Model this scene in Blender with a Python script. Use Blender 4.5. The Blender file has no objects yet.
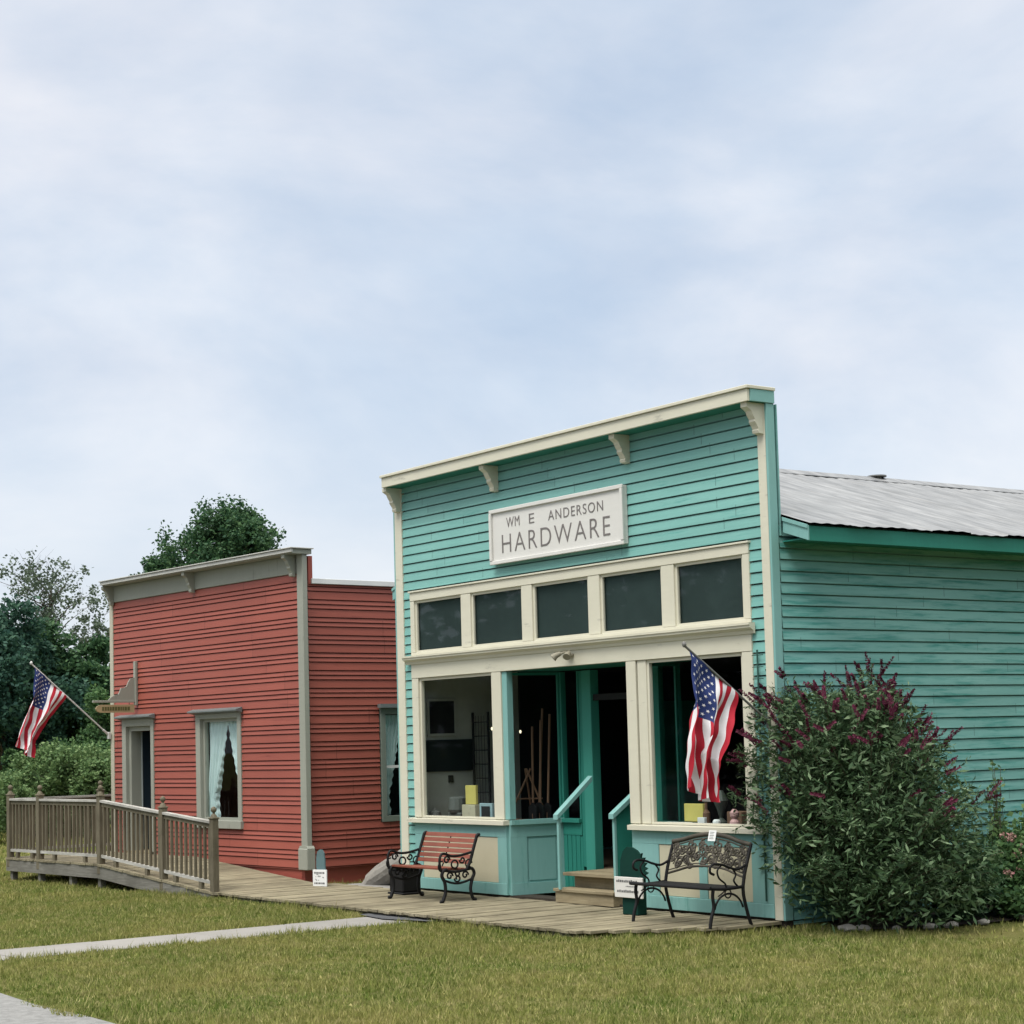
import bpy, math, random
import numpy as np
from mathutils import Vector, Matrix, noise as mnoise
random.seed(7); rng = np.random.default_rng(7)
S = bpy.context.scene
COL = S.collection
PI = math.pi; sin = math.sin; cos = math.cos; rad = math.radians

# ------------------------------------------------------------------ camera
F = 1859.75; YAW, PIT, ROL = rad(-54.035), rad(4.498), rad(-1.5634); CY = 596.45
cr0 = Vector((cos(YAW), -sin(YAW), 0))
cf = Vector((sin(YAW)*cos(PIT), cos(YAW)*cos(PIT), sin(PIT)))
cu0 = cr0.cross(cf)
cr = cos(ROL)*cr0 + sin(ROL)*cu0
cu = -sin(ROL)*cr0 + cos(ROL)*cu0
CP = Vector((22.352, -14.265, 2.1))
cam = bpy.data.cameras.new('camera'); co = bpy.data.objects.new('camera', cam); COL.objects.link(co)
M = Matrix.Identity(4)
for i in range(3):
    M[i][0] = cr[i]; M[i][1] = cu[i]; M[i][2] = -cf[i]; M[i][3] = CP[i]
co.matrix_world = M
cam.sensor_width = 36; cam.lens = F/1024*36; cam.shift_y = (CY-512)/1024
cam.clip_end = 3000; cam.clip_start = 0.1
S.camera = co
def away(px, py, d):          # point at depth d along a direction, used only to plan where far trees stand
    v = (px-512)/F*cr - (py-CY)/F*cu + cf
    return CP + v*d

# ------------------------------------------------------------------ materials
MATS = {}
def newmat(name):
    m = bpy.data.materials.new(name); m.use_nodes = True
    nt = m.node_tree; nt.nodes.clear()
    o = nt.nodes.new('ShaderNodeOutputMaterial'); b = nt.nodes.new('ShaderNodeBsdfPrincipled')
    nt.links.new(b.outputs[0], o.inputs[0]); MATS[name] = m
    return m, nt, b
def nd(nt, t, **k):
    n = nt.nodes.new(t)
    for a, v in k.items(): setattr(n, a, v)
    return n
def coords(nt, scale=(1,1,1)):
    tc = nd(nt, 'ShaderNodeTexCoord'); mp = nd(nt, 'ShaderNodeMapping'); mp.inputs['Scale'].default_value = scale
    nt.links.new(tc.outputs['Object'], mp.inputs[0]); return mp.outputs[0]
def noise(nt, vec, scale, detail=4, rough=.55):
    n = nd(nt, 'ShaderNodeTexNoise'); n.inputs['Scale'].default_value = scale; n.inputs['Detail'].default_value = detail
    n.inputs['Roughness'].default_value = rough
    if vec is not None: nt.links.new(vec, n.inputs['Vector'])
    return n.outputs[0]
def ramp(nt, fac, stops):
    r = nd(nt, 'ShaderNodeValToRGB'); e = r.color_ramp.elements
    while len(e) < len(stops): e.new(.5)
    for i, (p, c) in enumerate(stops):
        e[i].position = p; e[i].color = (*c, 1) if len(c) == 3 else c
    nt.links.new(fac, r.inputs[0]); return r.outputs[0]
def mix(nt, fac, a, b, mode='MIX'):
    m = nd(nt, 'ShaderNodeMix', data_type='RGBA', blend_type=mode)
    for s, v in ((0, fac), (6, a), (7, b)):
        if isinstance(v, (int, float)): m.inputs[s].default_value = v
        elif isinstance(v, tuple): m.inputs[s].default_value = (*v, 1) if len(v) == 3 else v
        else: nt.links.new(v, m.inputs[s])
    return m.outputs[2]
def bump(nt, b, h, strength=.3, dist=.01):
    n = nd(nt, 'ShaderNodeBump'); n.inputs['Strength'].default_value = strength; n.inputs['Distance'].default_value = dist
    nt.links.new(h, n.inputs['Height']); nt.links.new(n.outputs[0], b.inputs['Normal'])
def sc(c, k): return tuple(min(1, x*k) for x in c)

def paint(name, col, col2=None, worn=None, wornamt=.0, grain=(1.2, 8, 30), rough=.55, var=.18, board=None):
    """weathered paint: streaks along the board, blotches, board to board differences, worn spots"""
    m, nt, b = newmat(name)
    v = coords(nt, grain)
    n1 = noise(nt, v, 2.0, 6, .65)
    n2 = noise(nt, coords(nt), .9, 4, .6)
    c = mix(nt, n1, sc(col, 1-var), sc(col, 1+var))
    c2 = ramp(nt, n2, [(.38, (0, 0, 0)), (.66, (1, 1, 1))])
    c = mix(nt, c2, c, mix(nt, .5, c, col2 or sc(col, .8)))
    if board:                      # each board its own tone (boards are horizontal, cut along z)
        tc = nd(nt, 'ShaderNodeTexCoord'); sp = nd(nt, 'ShaderNodeSeparateXYZ'); nt.links.new(tc.outputs['Object'], sp.inputs[0])
        dv = nd(nt, 'ShaderNodeMath', operation='DIVIDE'); nt.links.new(sp.outputs[2], dv.inputs[0]); dv.inputs[1].default_value = board
        fl = nd(nt, 'ShaderNodeMath', operation='FLOOR'); nt.links.new(dv.outputs[0], fl.inputs[0])
        ad = nd(nt, 'ShaderNodeMath', operation='ADD'); nt.links.new(sp.outputs[0], ad.inputs[0]); nt.links.new(sp.outputs[1], ad.inputs[1])
        sn = nd(nt, 'ShaderNodeMath', operation='MULTIPLY'); nt.links.new(ad.outputs[0], sn.inputs[0]); sn.inputs[1].default_value = .34
        wn0 = nd(nt, 'ShaderNodeTexWhiteNoise', noise_dimensions='1D'); nt.links.new(fl.outputs[0], wn0.inputs['W'])
        a2 = nd(nt, 'ShaderNodeMath', operation='MULTIPLY_ADD'); nt.links.new(wn0.outputs[0], a2.inputs[0]); a2.inputs[1].default_value = 3.1; nt.links.new(sn.outputs[0], a2.inputs[2])
        f2 = nd(nt, 'ShaderNodeMath', operation='FLOOR'); nt.links.new(a2.outputs[0], f2.inputs[0])
        cb = nd(nt, 'ShaderNodeCombineXYZ'); nt.links.new(fl.outputs[0], cb.inputs[0]); nt.links.new(f2.outputs[0], cb.inputs[1])
        wn = nd(nt, 'ShaderNodeTexWhiteNoise', noise_dimensions='2D'); nt.links.new(cb.outputs[0], wn.inputs['Vector'])
        fr_ = nd(nt, 'ShaderNodeMath', operation='FRACT'); nt.links.new(a2.outputs[0], fr_.inputs[0])
        lt = nd(nt, 'ShaderNodeMath', operation='LESS_THAN'); nt.links.new(fr_.outputs[0], lt.inputs[0]); lt.inputs[1].default_value = .0035
        l2 = nd(nt, 'ShaderNodeMath', operation='MULTIPLY'); nt.links.new(lt.outputs[0], l2.inputs[0]); l2.inputs[1].default_value = .7
        c = mix(nt, l2.outputs[0], c, sc(col, .25))
        c = mix(nt, ramp(nt, wn.outputs[0], [(0, (.20, .20, .20)), (1, (.0, .0, .0))]), c, sc(col, .35))
    if worn:
        n3 = noise(nt, coords(nt, tuple(g*.6 for g in grain)), 1.7, 7, .7)
        f = ramp(nt, n3, [(.62-wornamt, (0, 0, 0)), (.72-wornamt*.6, (1, 1, 1))])
        mm = nd(nt, 'ShaderNodeMath', operation='MULTIPLY'); nt.links.new(f, mm.inputs[0]); mm.inputs[1].default_value = .85
        c = mix(nt, mm.outputs[0], c, worn)
    nt.links.new(c, b.inputs['Base Color']); b.inputs['Roughness'].default_value = rough
    b.inputs['Specular IOR Level'].default_value = .3
    bump(nt, b, n1, .35, .004)
    return m
def plain(name, col, rough=.6, var=.15, scale=6, metal=0, spec=.4, bmp=.2, bd=.004):
    m, nt, b = newmat(name)
    n1 = noise(nt, coords(nt), scale, 6, .6)
    n0 = noise(nt, coords(nt), scale*.17, 5, .65)
    nt.links.new(mix(nt, ramp(nt, n0, [(.4, (0, 0, 0)), (.7, (.8, .8, .8))]), mix(nt, n1, sc(col, 1-var), sc(col, 1+var)), sc(col, 1-var*1.4)), b.inputs['Base Color'])
    b.inputs['Roughness'].default_value = rough; b.inputs['Metallic'].default_value = metal; b.inputs['Specular IOR Level'].default_value = spec
    bump(nt, b, n1, bmp, bd); return m
def wood(name, c1, c2, along=(12, 1, 12), rough=.75):
    m, nt, b = newmat(name)
    n1 = noise(nt, coords(nt, along), 3, 8, .7)
    n2 = noise(nt, coords(nt), 1.3, 4, .6)
    g = nd(nt, 'ShaderNodeNewGeometry')
    c = mix(nt, ramp(nt, n1, [(.3, (0, 0, 0)), (.7, (1, 1, 1))]), c1, c2)
    c = mix(nt, ramp(nt, g.outputs['Random Per Island'], [(0, (.3, .3, .3)), (1, (0, 0, 0))]), c, sc(c1, .45))
    c = mix(nt, ramp(nt, n2, [(.45, (0, 0, 0)), (.70, (.6, .6, .6))]), c, sc(c1, .55))
    nt.links.new(c, b.inputs['Base Color']); b.inputs['Roughness'].default_value = rough; b.inputs['Specular IOR Level'].default_value = .25
    bump(nt, b, n1, .5, .004); return m
def leafmat(name, c1, c2, c3=None, trans=.3, rough=.6, spec=.2):
    m, nt, b = newmat(name)
    g = nd(nt, 'ShaderNodeNewGeometry')
    st = [(0, c1), (.75, c2)] + ([(1, c3)] if c3 else [])
    c = ramp(nt, g.outputs['Random Per Island'], st)
    n2 = noise(nt, coords(nt), .8, 3, .6)
    c = mix(nt, n2, c, mix(nt, 1.0, c, (.75, .8, .7), 'MULTIPLY'))
    nt.links.new(c, b.inputs['Base Color']); b.inputs['Roughness'].default_value = rough; b.inputs['Specular IOR Level'].default_value = spec
    t = nd(nt, 'ShaderNodeBsdfTranslucent'); nt.links.new(c, t.inputs[0])
    ms = nd(nt, 'ShaderNodeMixShader'); ms.inputs[0].default_value = trans
    nt.links.new(b.outputs[0], ms.inputs[1]); nt.links.new(t.outputs[0], ms.inputs[2])
    o = [n for n in nt.nodes if n.type == 'OUTPUT_MATERIAL'][0]; nt.links.new(ms.outputs[0], o.inputs[0])
    return m
def glass(name, refl=.5, tint=(.9, .95, .94)):
    m, nt, b = newmat(name); nt.nodes.remove(b)
    t = nd(nt, 'ShaderNodeBsdfTransparent'); t.inputs[0].default_value = (*tint, 1)
    g = nd(nt, 'ShaderNodeBsdfGlossy'); g.inputs['Roughness'].default_value = .02; g.inputs['Color'].default_value = (.9, .95, 1, 1)
    f = nd(nt, 'ShaderNodeFresnel'); f.inputs[0].default_value = 1.45
    mu = nd(nt, 'ShaderNodeMath', operation='MULTIPLY'); mu.inputs[1].default_value = refl; nt.links.new(f.outputs[0], mu.inputs[0])
    bp = nd(nt, 'ShaderNodeBump'); bp.inputs['Strength'].default_value = .05; bp.inputs['Distance'].default_value = .01
    nt.links.new(noise(nt, coords(nt), 1.5, 2), bp.inputs['Height']); nt.links.new(bp.outputs[0], g.inputs['Normal'])
    ms = nd(nt, 'ShaderNodeMixShader'); nt.links.new(mu.outputs[0], ms.inputs[0]); nt.links.new(t.outputs[0], ms.inputs[1]); nt.links.new(g.outputs[0], ms.inputs[2])
    o = [n for n in nt.nodes if n.type == 'OUTPUT_MATERIAL'][0]; nt.links.new(ms.outputs[0], o.inputs[0])
    return m
def emit(name, col, s):
    m, nt, b = newmat(name)
    b.inputs['Base Color'].default_value = (*col, 1); b.inputs['Emission Color'].default_value = (*col, 1); b.inputs['Emission Strength'].default_value = s
    return m

TEAL = (.20, .43, .39)
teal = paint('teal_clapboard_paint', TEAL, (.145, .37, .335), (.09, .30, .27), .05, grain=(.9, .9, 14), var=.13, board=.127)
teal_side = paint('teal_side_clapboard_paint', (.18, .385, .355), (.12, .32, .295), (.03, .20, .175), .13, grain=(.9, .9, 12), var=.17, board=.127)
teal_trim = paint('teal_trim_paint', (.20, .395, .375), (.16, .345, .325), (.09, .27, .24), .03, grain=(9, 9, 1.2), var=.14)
teal_dark_shaded = paint('dark_and_shaded_teal_paint', (.025, .20, .155), (.02, .16, .125), None, 0, grain=(9, 9, 1.2), var=.12)  # dark green parts, and teal with recess and soffit shade painted in
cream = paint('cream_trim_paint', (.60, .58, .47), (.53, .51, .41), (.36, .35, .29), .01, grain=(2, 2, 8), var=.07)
teal_half_shaded = paint('half_shaded_teal_paint', (.045, .265, .21), (.035, .21, .165), None, 0, grain=(9, 9, 1.2), var=.12)  # left door jamb teal, darkened to carry the recess shade
creamp = paint('cream_panel_paint', (.50, .47, .34), (.43, .40, .29), (.33, .31, .24), .03, grain=(2, 2, 2), var=.08)
redp = paint('red_siding_paint', (.305, .083, .059), (.25, .066, .048), (.17, .042, .034), .03, grain=(.8, .8, 14), var=.10, board=.271)
redtrim = paint('red_trim_paint', (.33, .08, .058), (.28, .068, .05), None, 0, grain=(2, 2, 2), var=.1)
taupe = paint('taupe_trim_paint', (.29, .30, .255), (.26, .27, .23), (.17, .18, .15), .0, grain=(8, 8, 1.5), var=.09)
whitep = paint('white_trim_paint', (.66, .67, .66), None, None, 0, grain=(2, 2, 8), var=.06)
signw = paint('sign_white_paint', (.64, .63, .60), (.58, .57, .53), None, 0, grain=(1, 3, 12), var=.05)
greyhood = plain('grey_hood_paint', (.15, .17, .17), .5)
darkletter = plain('grey_letter_paint', (.17, .155, .15), .7)
ironm = plain('black_iron', (.008, .008, .009), .6, spec=.25)
bronzem = plain('weathered_bronze_iron', (.075, .066, .05), .6, var=.5, scale=14, spec=.3)
slatm = wood('red_bench_slats', (.17, .048, .030), (.29, .095, .060), (1, 14, 14), .45)
deckm = wood('weathered_deck_boards', (.15, .128, .082), (.37, .33, .225), (10, .9, 10))
railm = wood('grey_weathered_rail', (.105, .09, .060), (.215, .19, .135), (14, 14, 1.4))
handrailm = wood('grey_weathered_top_rail', (.30, .29, .26), (.58, .57, .54), (1.4, 14, 14))
skirtm = wood('grey_skirt_boards', (.13, .125, .105), (.27, .26, .235), (1, 14, 14))
stepm = wood('weathered_step_boards', (.20, .16, .095), (.33, .28, .18), (1, 12, 12))
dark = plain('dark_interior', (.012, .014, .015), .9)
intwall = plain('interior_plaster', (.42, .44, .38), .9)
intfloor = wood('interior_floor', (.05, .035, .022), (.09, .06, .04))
blind = plain('grey_green_blind', (.052, .078, .076), .8, var=.3, scale=1.7)
pane = glass('window_glass', .16)
panec = glass('clerestory_glass', .6)
panered = glass('old_house_glass', .35)
concrete = plain('pale_concrete', (.245, .235, .22), .9, var=.12, scale=5, bmp=.5)
rockm = plain('grey_rock', (.30, .285, .255), .9, var=.35, scale=5, bmp=1, bd=.03)
stonem = plain('edging_stone', (.42, .40, .36), .9, var=.3, scale=7, bmp=1, bd=.02)
asphalt = plain('dark_asphalt', (.075, .078, .085), .9, var=.25, scale=30)
gravel = plain('pale_gravel_road', (.22, .22, .215), .95, var=.3, scale=60, bmp=.8, bd=.01)
soil = plain('garden_soil', (.035, .028, .02), .95, var=.4, scale=12, bmp=1, bd=.03)
bark = plain('bark', (.07, .055, .042), .9, var=.4, scale=8, bmp=1, bd=.03)
stemm = plain('shrub_stem', (.09, .08, .05), .8)
cutgreen = plain('dark_green_cutout', (.004, .036, .027), .8, spec=.15)
slate = plain('slate_blue_cutout', (.10, .17, .18), .7)
paper = plain('white_paper', (.75, .76, .75), .8, var=.04)
ink = plain('ink', (.12, .12, .12), .8)
flagred = plain('flag_red', (.40, .008, .025), .75, var=.08); flagwhite = plain('flag_white', (.74, .72, .74), .75, var=.04); flagblue = plain('flag_blue', (.012, .028, .13), .75, var=.08)
polewhite = plain('pole_white', (.6, .6, .58), .4); poledark = plain('pole_grey', (.16, .16, .15), .4)
ochre = plain('ochre_sign', (.40, .31, .17), .7); yellowm = plain('yellow_carton', (.58, .50, .14), .7)
bluem = plain('pale_blue_carton', (.30, .43, .46), .6); pinkm = plain('pink_ceramic', (.6, .35, .34), .4); browm = wood('brown_tool_wood', (.15, .08, .05), (.24, .14, .09), (14, 14, 1))
bulbm = emit('lamp_glow', (1, .86, .6), 1.6)
lampm = plain('lamp_housing', (.30, .28, .21), .6, var=.35, scale=20)
trellism = plain('dark_green_wire', (.02, .075, .06), .6)

m, nt, b = newmat('sheer_curtain')
cc = mix(nt, noise(nt, coords(nt), 3), (.58, .70, .70), (.74, .85, .85)); nt.links.new(cc, b.inputs['Base Color']); b.inputs['Roughness'].default_value = .8
curtm = m

# galvanised roof
m, nt, b = newmat('corrugated_metal')
n1 = noise(nt, coords(nt, (1, 4, 1)), 1.6, 6, .6); n2 = noise(nt, coords(nt, (.6, 9, .6)), 2.5, 5, .65)
c = mix(nt, ramp(nt, n1, [(.35, (0, 0, 0)), (.7, (1, 1, 1))]), (.13, .135, .14), (.27, .275, .28))
c = mix(nt, ramp(nt, n2, [(.58, (0, 0, 0)), (.72, (.6, .6, .6))]), c, (.17, .15, .13))
nt.links.new(c, b.inputs['Base Color']); b.inputs['Roughness'].default_value = .5; b.inputs['Metallic'].default_value = .15
roofm = m

# lawn soil sheet
m, nt, b = newmat('lawn')
v = coords(nt)
n1 = noise(nt, v, .55, 5, .6); n2 = noise(nt, v, 5, 5, .7); n3 = noise(nt, v, 45, 4, .7)
c = mix(nt, ramp(nt, n1, [(.35, (0, 0, 0)), (.65, (1, 1, 1))]), (.085, .115, .022), (.165, .155, .05))
c = mix(nt, ramp(nt, n2, [(.45, (0, 0, 0)), (.75, (.7, .7, .7))]), c, (.22, .19, .085))
c = mix(nt, ramp(nt, n3, [(.3, (.5, .5, .5)), (.6, (0, 0, 0))]), c, (.035, .045, .012))
nt.links.new(c, b.inputs['Base Color']); b.inputs['Roughness'].default_value = 1; b.inputs['Specular IOR Level'].default_value = .1
bump(nt, b, n3, 1, .03)
lawn = m
# grass blades
m, nt, b = newmat('grass_blades')
g = nd(nt, 'ShaderNodeNewGeometry')
c = ramp(nt, g.outputs['Random Per Island'], [(0, (.065, .115, .018)), (.5, (.135, .185, .034)), (.78, (.24, .265, .07)), (1, (.46, .42, .19))])
v = coords(nt); n1 = noise(nt, v, .55, 5, .6); n2 = noise(nt, v, 2.6, 4, .6)
c = mix(nt, ramp(nt, n1, [(.40, (0, 0, 0)), (.68, (.55, .55, .55))]), c, (.33, .29, .10))
c = mix(nt, ramp(nt, n2, [(.50, (0, 0, 0)), (.74, (.5, .5, .5))]), c, (.38, .33, .14))
n4 = noise(nt, v, 8.5, 3, .6)
c = mix(nt, ramp(nt, n4, [(.52, (0, 0, 0)), (.66, (.75, .75, .75))]), c, (.40, .35, .17))
n5 = noise(nt, v, 6.1, 3, .6)
c = mix(nt, ramp(nt, n5, [(.55, (0, 0, 0)), (.68, (.7, .7, .7))]), c, (.09, .12, .025))
nt.links.new(c, b.inputs['Base Color']); b.inputs['Roughness'].default_value = .8; b.inputs['Specular IOR Level'].default_value = .15
t = nd(nt, 'ShaderNodeBsdfTranslucent'); nt.links.new(c, t.inputs[0]); ms = nd(nt, 'ShaderNodeMixShader'); ms.inputs[0].default_value = .25
nt.links.new(b.outputs[0], ms.inputs[1]); nt.links.new(t.outputs[0], ms.inputs[2])
o = [n for n in nt.nodes if n.type == 'OUTPUT_MATERIAL'][0]; nt.links.new(ms.outputs[0], o.inputs[0])
bladem = m

# ------------------------------------------------------------------ mesh builder
class MB:
    def __init__(s): s.v = []; s.f = []; s.m = []; s.smooth = False
    def add(s, vs, fs, mi=0):
        n = len(s.v); s.v += [tuple(p) for p in vs]; s.f += [tuple(n+i for i in f) for f in fs]; s.m += [mi]*len(fs); return s
    def box(s, x0, x1, y0, y1, z0, z1, mi=0):
        return s.hexa([(x0,y0,z0),(x1,y0,z0),(x1,y1,z0),(x0,y1,z0),(x0,y0,z1),(x1,y0,z1),(x1,y1,z1),(x0,y1,z1)], mi)
    def hexa(s, p, mi=0):
        return s.add(p, [(0,3,2,1),(4,5,6,7),(0,1,5,4),(1,2,6,5),(2,3,7,6),(3,0,4,7)], mi)
    def bbox(s, x0, x1, y0, y1, z0, z1, c=.006, mi=0):      # box with chamfered edges
        xs=(x0,x1); ys=(y0,y1); zs=(z0,z1); vs=[]; idx={}
        for i in (0,1):
            for j in (0,1):
                for k in (0,1):
                    sx=(c,-c)[i]; sy=(c,-c)[j]; sz=(c,-c)[k]
                    idx[(i,j,k,0)]=len(vs); vs.append((xs[i],ys[j]+sy,zs[k]+sz))
                    idx[(i,j,k,1)]=len(vs); vs.append((xs[i]+sx,ys[j],zs[k]+sz))
                    idx[(i,j,k,2)]=len(vs); vs.append((xs[i]+sx,ys[j]+sy,zs[k]))
        fs=[]
        for i in (0,1):
            q=[idx[(i,0,0,0)],idx[(i,1,0,0)],idx[(i,1,1,0)],idx[(i,0,1,0)]]; fs.append(q if i else q[::-1])
            q=[idx[(0,i,0,1)],idx[(0,i,1,1)],idx[(1,i,1,1)],idx[(1,i,0,1)]]; fs.append(q if i else q[::-1])
            q=[idx[(0,0,i,2)],idx[(1,0,i,2)],idx[(1,1,i,2)],idx[(0,1,i,2)]]; fs.append(q if i else q[::-1])
        for a in (0,1):
            for bb in (0,1):
                fs.append([idx[(a,bb,0,0)],idx[(a,bb,0,1)],idx[(a,bb,1,1)],idx[(a,bb,1,0)]])
                fs.append([idx[(a,0,bb,0)],idx[(a,0,bb,2)],idx[(a,1,bb,2)],idx[(a,1,bb,0)]])
                fs.append([idx[(0,a,bb,1)],idx[(0,a,bb,2)],idx[(1,a,bb,2)],idx[(1,a,bb,1)]])
                for k in (0,1): fs.append([idx[(a,bb,k,0)],idx[(a,bb,k,1)],idx[(a,bb,k,2)]])
        return s.add(vs, fs, mi)
    def prism(s, poly, axis, a0, a1, mi=0):   # poly of 2d points extruded along axis
        def P(q, a):
            return {'x': (a, q[0], q[1]), 'y': (q[0], a, q[1]), 'z': (q[0], q[1], a)}[axis]
        n = len(poly); vs = [P(q, a0) for q in poly]+[P(q, a1) for q in poly]
        fs = [tuple(range(n))[::-1], tuple(range(n, 2*n))]+[(i, (i+1) % n, n+(i+1) % n, n+i) for i in range(n)]
        return s.add(vs, fs, mi)
    def tube(s, pts, r, n=7, r1=None, mi=0, cap=True, flat=None):
        pts = [Vector(p) for p in pts]; k = len(pts); rings = []
        prev = None
        for i, p in enumerate(pts):
            t = (pts[min(i+1, k-1)]-pts[max(i-1, 0)])
            if t.length < 1e-9: t = Vector((0, 0, 1))
            t.normalize()
            if prev is None:
                a = Vector((0, 0, 1)) if abs(t.z) < .9 else Vector((1, 0, 0)); u = t.cross(a).normalized()
            else:
                u = (prev-t*prev.dot(t)); u = u.normalized() if u.length > 1e-6 else t.orthogonal().normalized()
            prev = u; w = t.cross(u)
            rr = r if r1 is None else r+(r1-r)*i/(k-1)
            rings.append([p+(u*cos(2*PI*j/n)+w*sin(2*PI*j/n))*rr for j in range(n)])
        vs = [q for R in rings for q in R]; fs = []
        for i in range(k-1):
            for j in range(n):
                fs.append((i*n+j, i*n+(j+1) % n, (i+1)*n+(j+1) % n, (i+1)*n+j))
        if cap: fs += [tuple(range(n))[::-1], tuple(range((k-1)*n, k*n))]
        return s.add(vs, fs, mi)
    def lathe(s, prof, c, n=14, mi=0):
        vs = []; fs = []
        for (r, z) in prof:
            vs += [(c[0]+r*cos(2*PI*j/n), c[1]+r*sin(2*PI*j/n), c[2]+z) for j in range(n)]
        for i in range(len(prof)-1):
            for j in range(n): fs.append((i*n+j, i*n+(j+1) % n, (i+1)*n+(j+1) % n, (i+1)*n+j))
        fs += [tuple(range(n))[::-1], tuple(range((len(prof)-1)*n, len(prof)*n))]
        return s.add(vs, fs, mi)
    def build(s, name, mats, parent=None, smooth=False):
        me = bpy.data.meshes.new(name)
        me.from_pydata(s.v, [], s.f)
        if not isinstance(mats, (list, tuple)): mats = [mats]
        for q in mats: me.materials.append(q)
        if len(mats) > 1: me.polygons.foreach_set('material_index', s.m)
        if smooth: me.polygons.foreach_set('use_smooth', [True]*len(s.f))
        me.update()
        o = bpy.data.objects.new(name, me); COL.objects.link(o)
        if parent is not None: o.parent = parent
        return o
def tri_mesh(name, V, mat, parent=None, quad=False, extra=None):
    """fast mesh from an (n,k,3) array of loose faces"""
    n, k, _ = V.shape
    me = bpy.data.meshes.new(name); me.vertices.add(n*k); me.vertices.foreach_set('co', V.reshape(-1).astype(np.float32))
    me.loops.add(n*k); me.loops.foreach_set('vertex_index', np.arange(n*k, dtype=np.int32))
    me.polygons.add(n); me.polygons.foreach_set('loop_start', np.arange(0, n*k, k, dtype=np.int32))
    me.polygons.foreach_set('loop_total', np.full(n, k, dtype=np.int32))
    me.materials.append(mat); me.update(calc_edges=True)
    o = bpy.data.objects.new(name, me); COL.objects.link(o)
    if parent is not None: o.parent = parent
    return o
def tag(o, label=None, cat=None, group=None, kind=None):
    if label: o['label'] = label
    if cat: o['category'] = cat
    if group: o['group'] = group
    if kind: o['kind'] = kind
    return o
def thing(name, label, cat, loc=(0, 0, 0), rz=0, group=None):
    o = bpy.data.objects.new(name, None); COL.objects.link(o); o.location = loc; o.rotation_euler = (0, 0, rz)
    o.empty_display_size = .3
    return tag(o, label, cat, group)
def struct(o): o['kind'] = 'structure'; return o
def copy_tree(o, parent=None):
    c = o.copy(); COL.objects.link(c); c.parent = parent
    for ch in list(o.children): copy_tree(ch, c)
    return c

# ------------------------------------------------------------------ clapboard
def siding(mb, a0, a1, z0, z1, pat, period, z_off, along='x', face=0., sgn=-1, proud=.018, groove=.015, deep=.035):
    """lapped boards between a0..a1 along the wall; pat = list of lap bottoms inside a period. sgn: outward direction"""
    laps = []
    k0 = math.floor((z0-z_off)/period)-1
    k = k0
    while True:
        base = z_off+k*period
        for p in pat: laps.append(base+p)
        k += 1
        if base > z1+period: break
    prof = []     # (z, out)
    for i in range(len(laps)-1):
        zb, zt = laps[i], laps[i+1]
        prof += [(zb, -deep), (zb, proud), (zt-groove, .003), (zt-groove, -deep)]
    # clip
    out = []
    for i in range(len(prof)-1):
        (za, oa), (zb, ob) = prof[i], prof[i+1]
        if zb <= z0 or za >= z1:
            continue
        def at(z):
            return oa if abs(zb-za) < 1e-9 else oa+(ob-oa)*(z-za)/(zb-za)
        A = (max(za, z0), at(max(za, z0))) ; B = (min(zb, z1), at(min(zb, z1)))
        out.append((A, B))
    for (A, B) in out:
        def P(a, q):
            if along == 'x': return (a, face+sgn*q[1], q[0])
            return (face+sgn*q[1], a, q[0])
        vs = [P(a0, A), P(a1, A), P(a1, B), P(a0, B)]
        mb.add(vs, [(0, 1, 2, 3)])
    return mb

# ==================================================================== GROUND
mb = MB()
N = 40
xs = [-900, -400, -200, -120]+[ -80+4*i for i in range(41)]+[120, 250, 500, 900]
ys = [-900, -400, -150, -60, -30, -16]+[-12+4*i for i in range(33)]+[150, 250, 500, 900]
vs = []; fs = []
for j, y in enumerate(ys):
    for i, x in enumerate(xs):
        r = max(0, math.hypot(x+2, y)-28)
        z = 0 + .10*min(1, r/30)*mnoise.noise(Vector((x*.03, y*.03, 0)))
        vs.append((x, y, z))
W_ = len(xs)
for j in range(len(ys)-1):
    for i in range(W_-1): fs.append((j*W_+i, j*W_+i+1, (j+1)*W_+i+1, (j+1)*W_+i))
mb.add(vs, fs)
ground = struct(mb.build('ground', lawn, smooth=True))

def ribbon(name, left, right, z, mat, thick=None):
    mb = MB(); n = len(left)
    vs = [(p[0], p[1], z) for p in left]+[(p[0], p[1], z) for p in right]
    fs = [(i, i+1, n+i+1, n+i) for i in range(n-1)]
    mb.add(vs, fs); return struct(mb.build(name, mat))
rr = random.Random(3)
def jag(pts, a=.02):
    return [(x+rr.uniform(-a, a), y+rr.uniform(-a, a)) for x, y in pts]
pl = jag([(2.55-.03*i*.6, -2.16-.165*i) for i in range(38)], .015); pr = jag([(3.50, -2.16-.165*i) for i in range(38)], .015)
mb = MB(); y = -2.17; rq = random.Random(12)
while y > -8.2:
    L2 = 1.22; y2 = max(y-L2, -8.22); t_ = rq.uniform(-.004, .004); x0 = 2.53+rq.uniform(-.012, .012); x1 = 3.50+rq.uniform(-.012, .012)
    mb.bbox(x0, x1, y2+.012, y, -.05, .016+t_, .006); y = y2
struct(mb.build('path', concrete))
ribbon('road', jag([(-60+1.0*i, -8.22+.02*sin(i)) for i in range(120)], .05), [(-60+1.0*i, -60) for i in range(120)], .008, gravel)
ribbon('asphalt_apron', [(3.85, -1.95), (3.80, -2.12), (3.05, -2.32), (2.45, -2.22)], [(2.35, -1.95), (2.3, -2.05), (2.3, -2.12), (2.3, -2.18)], .03, asphalt)

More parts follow.
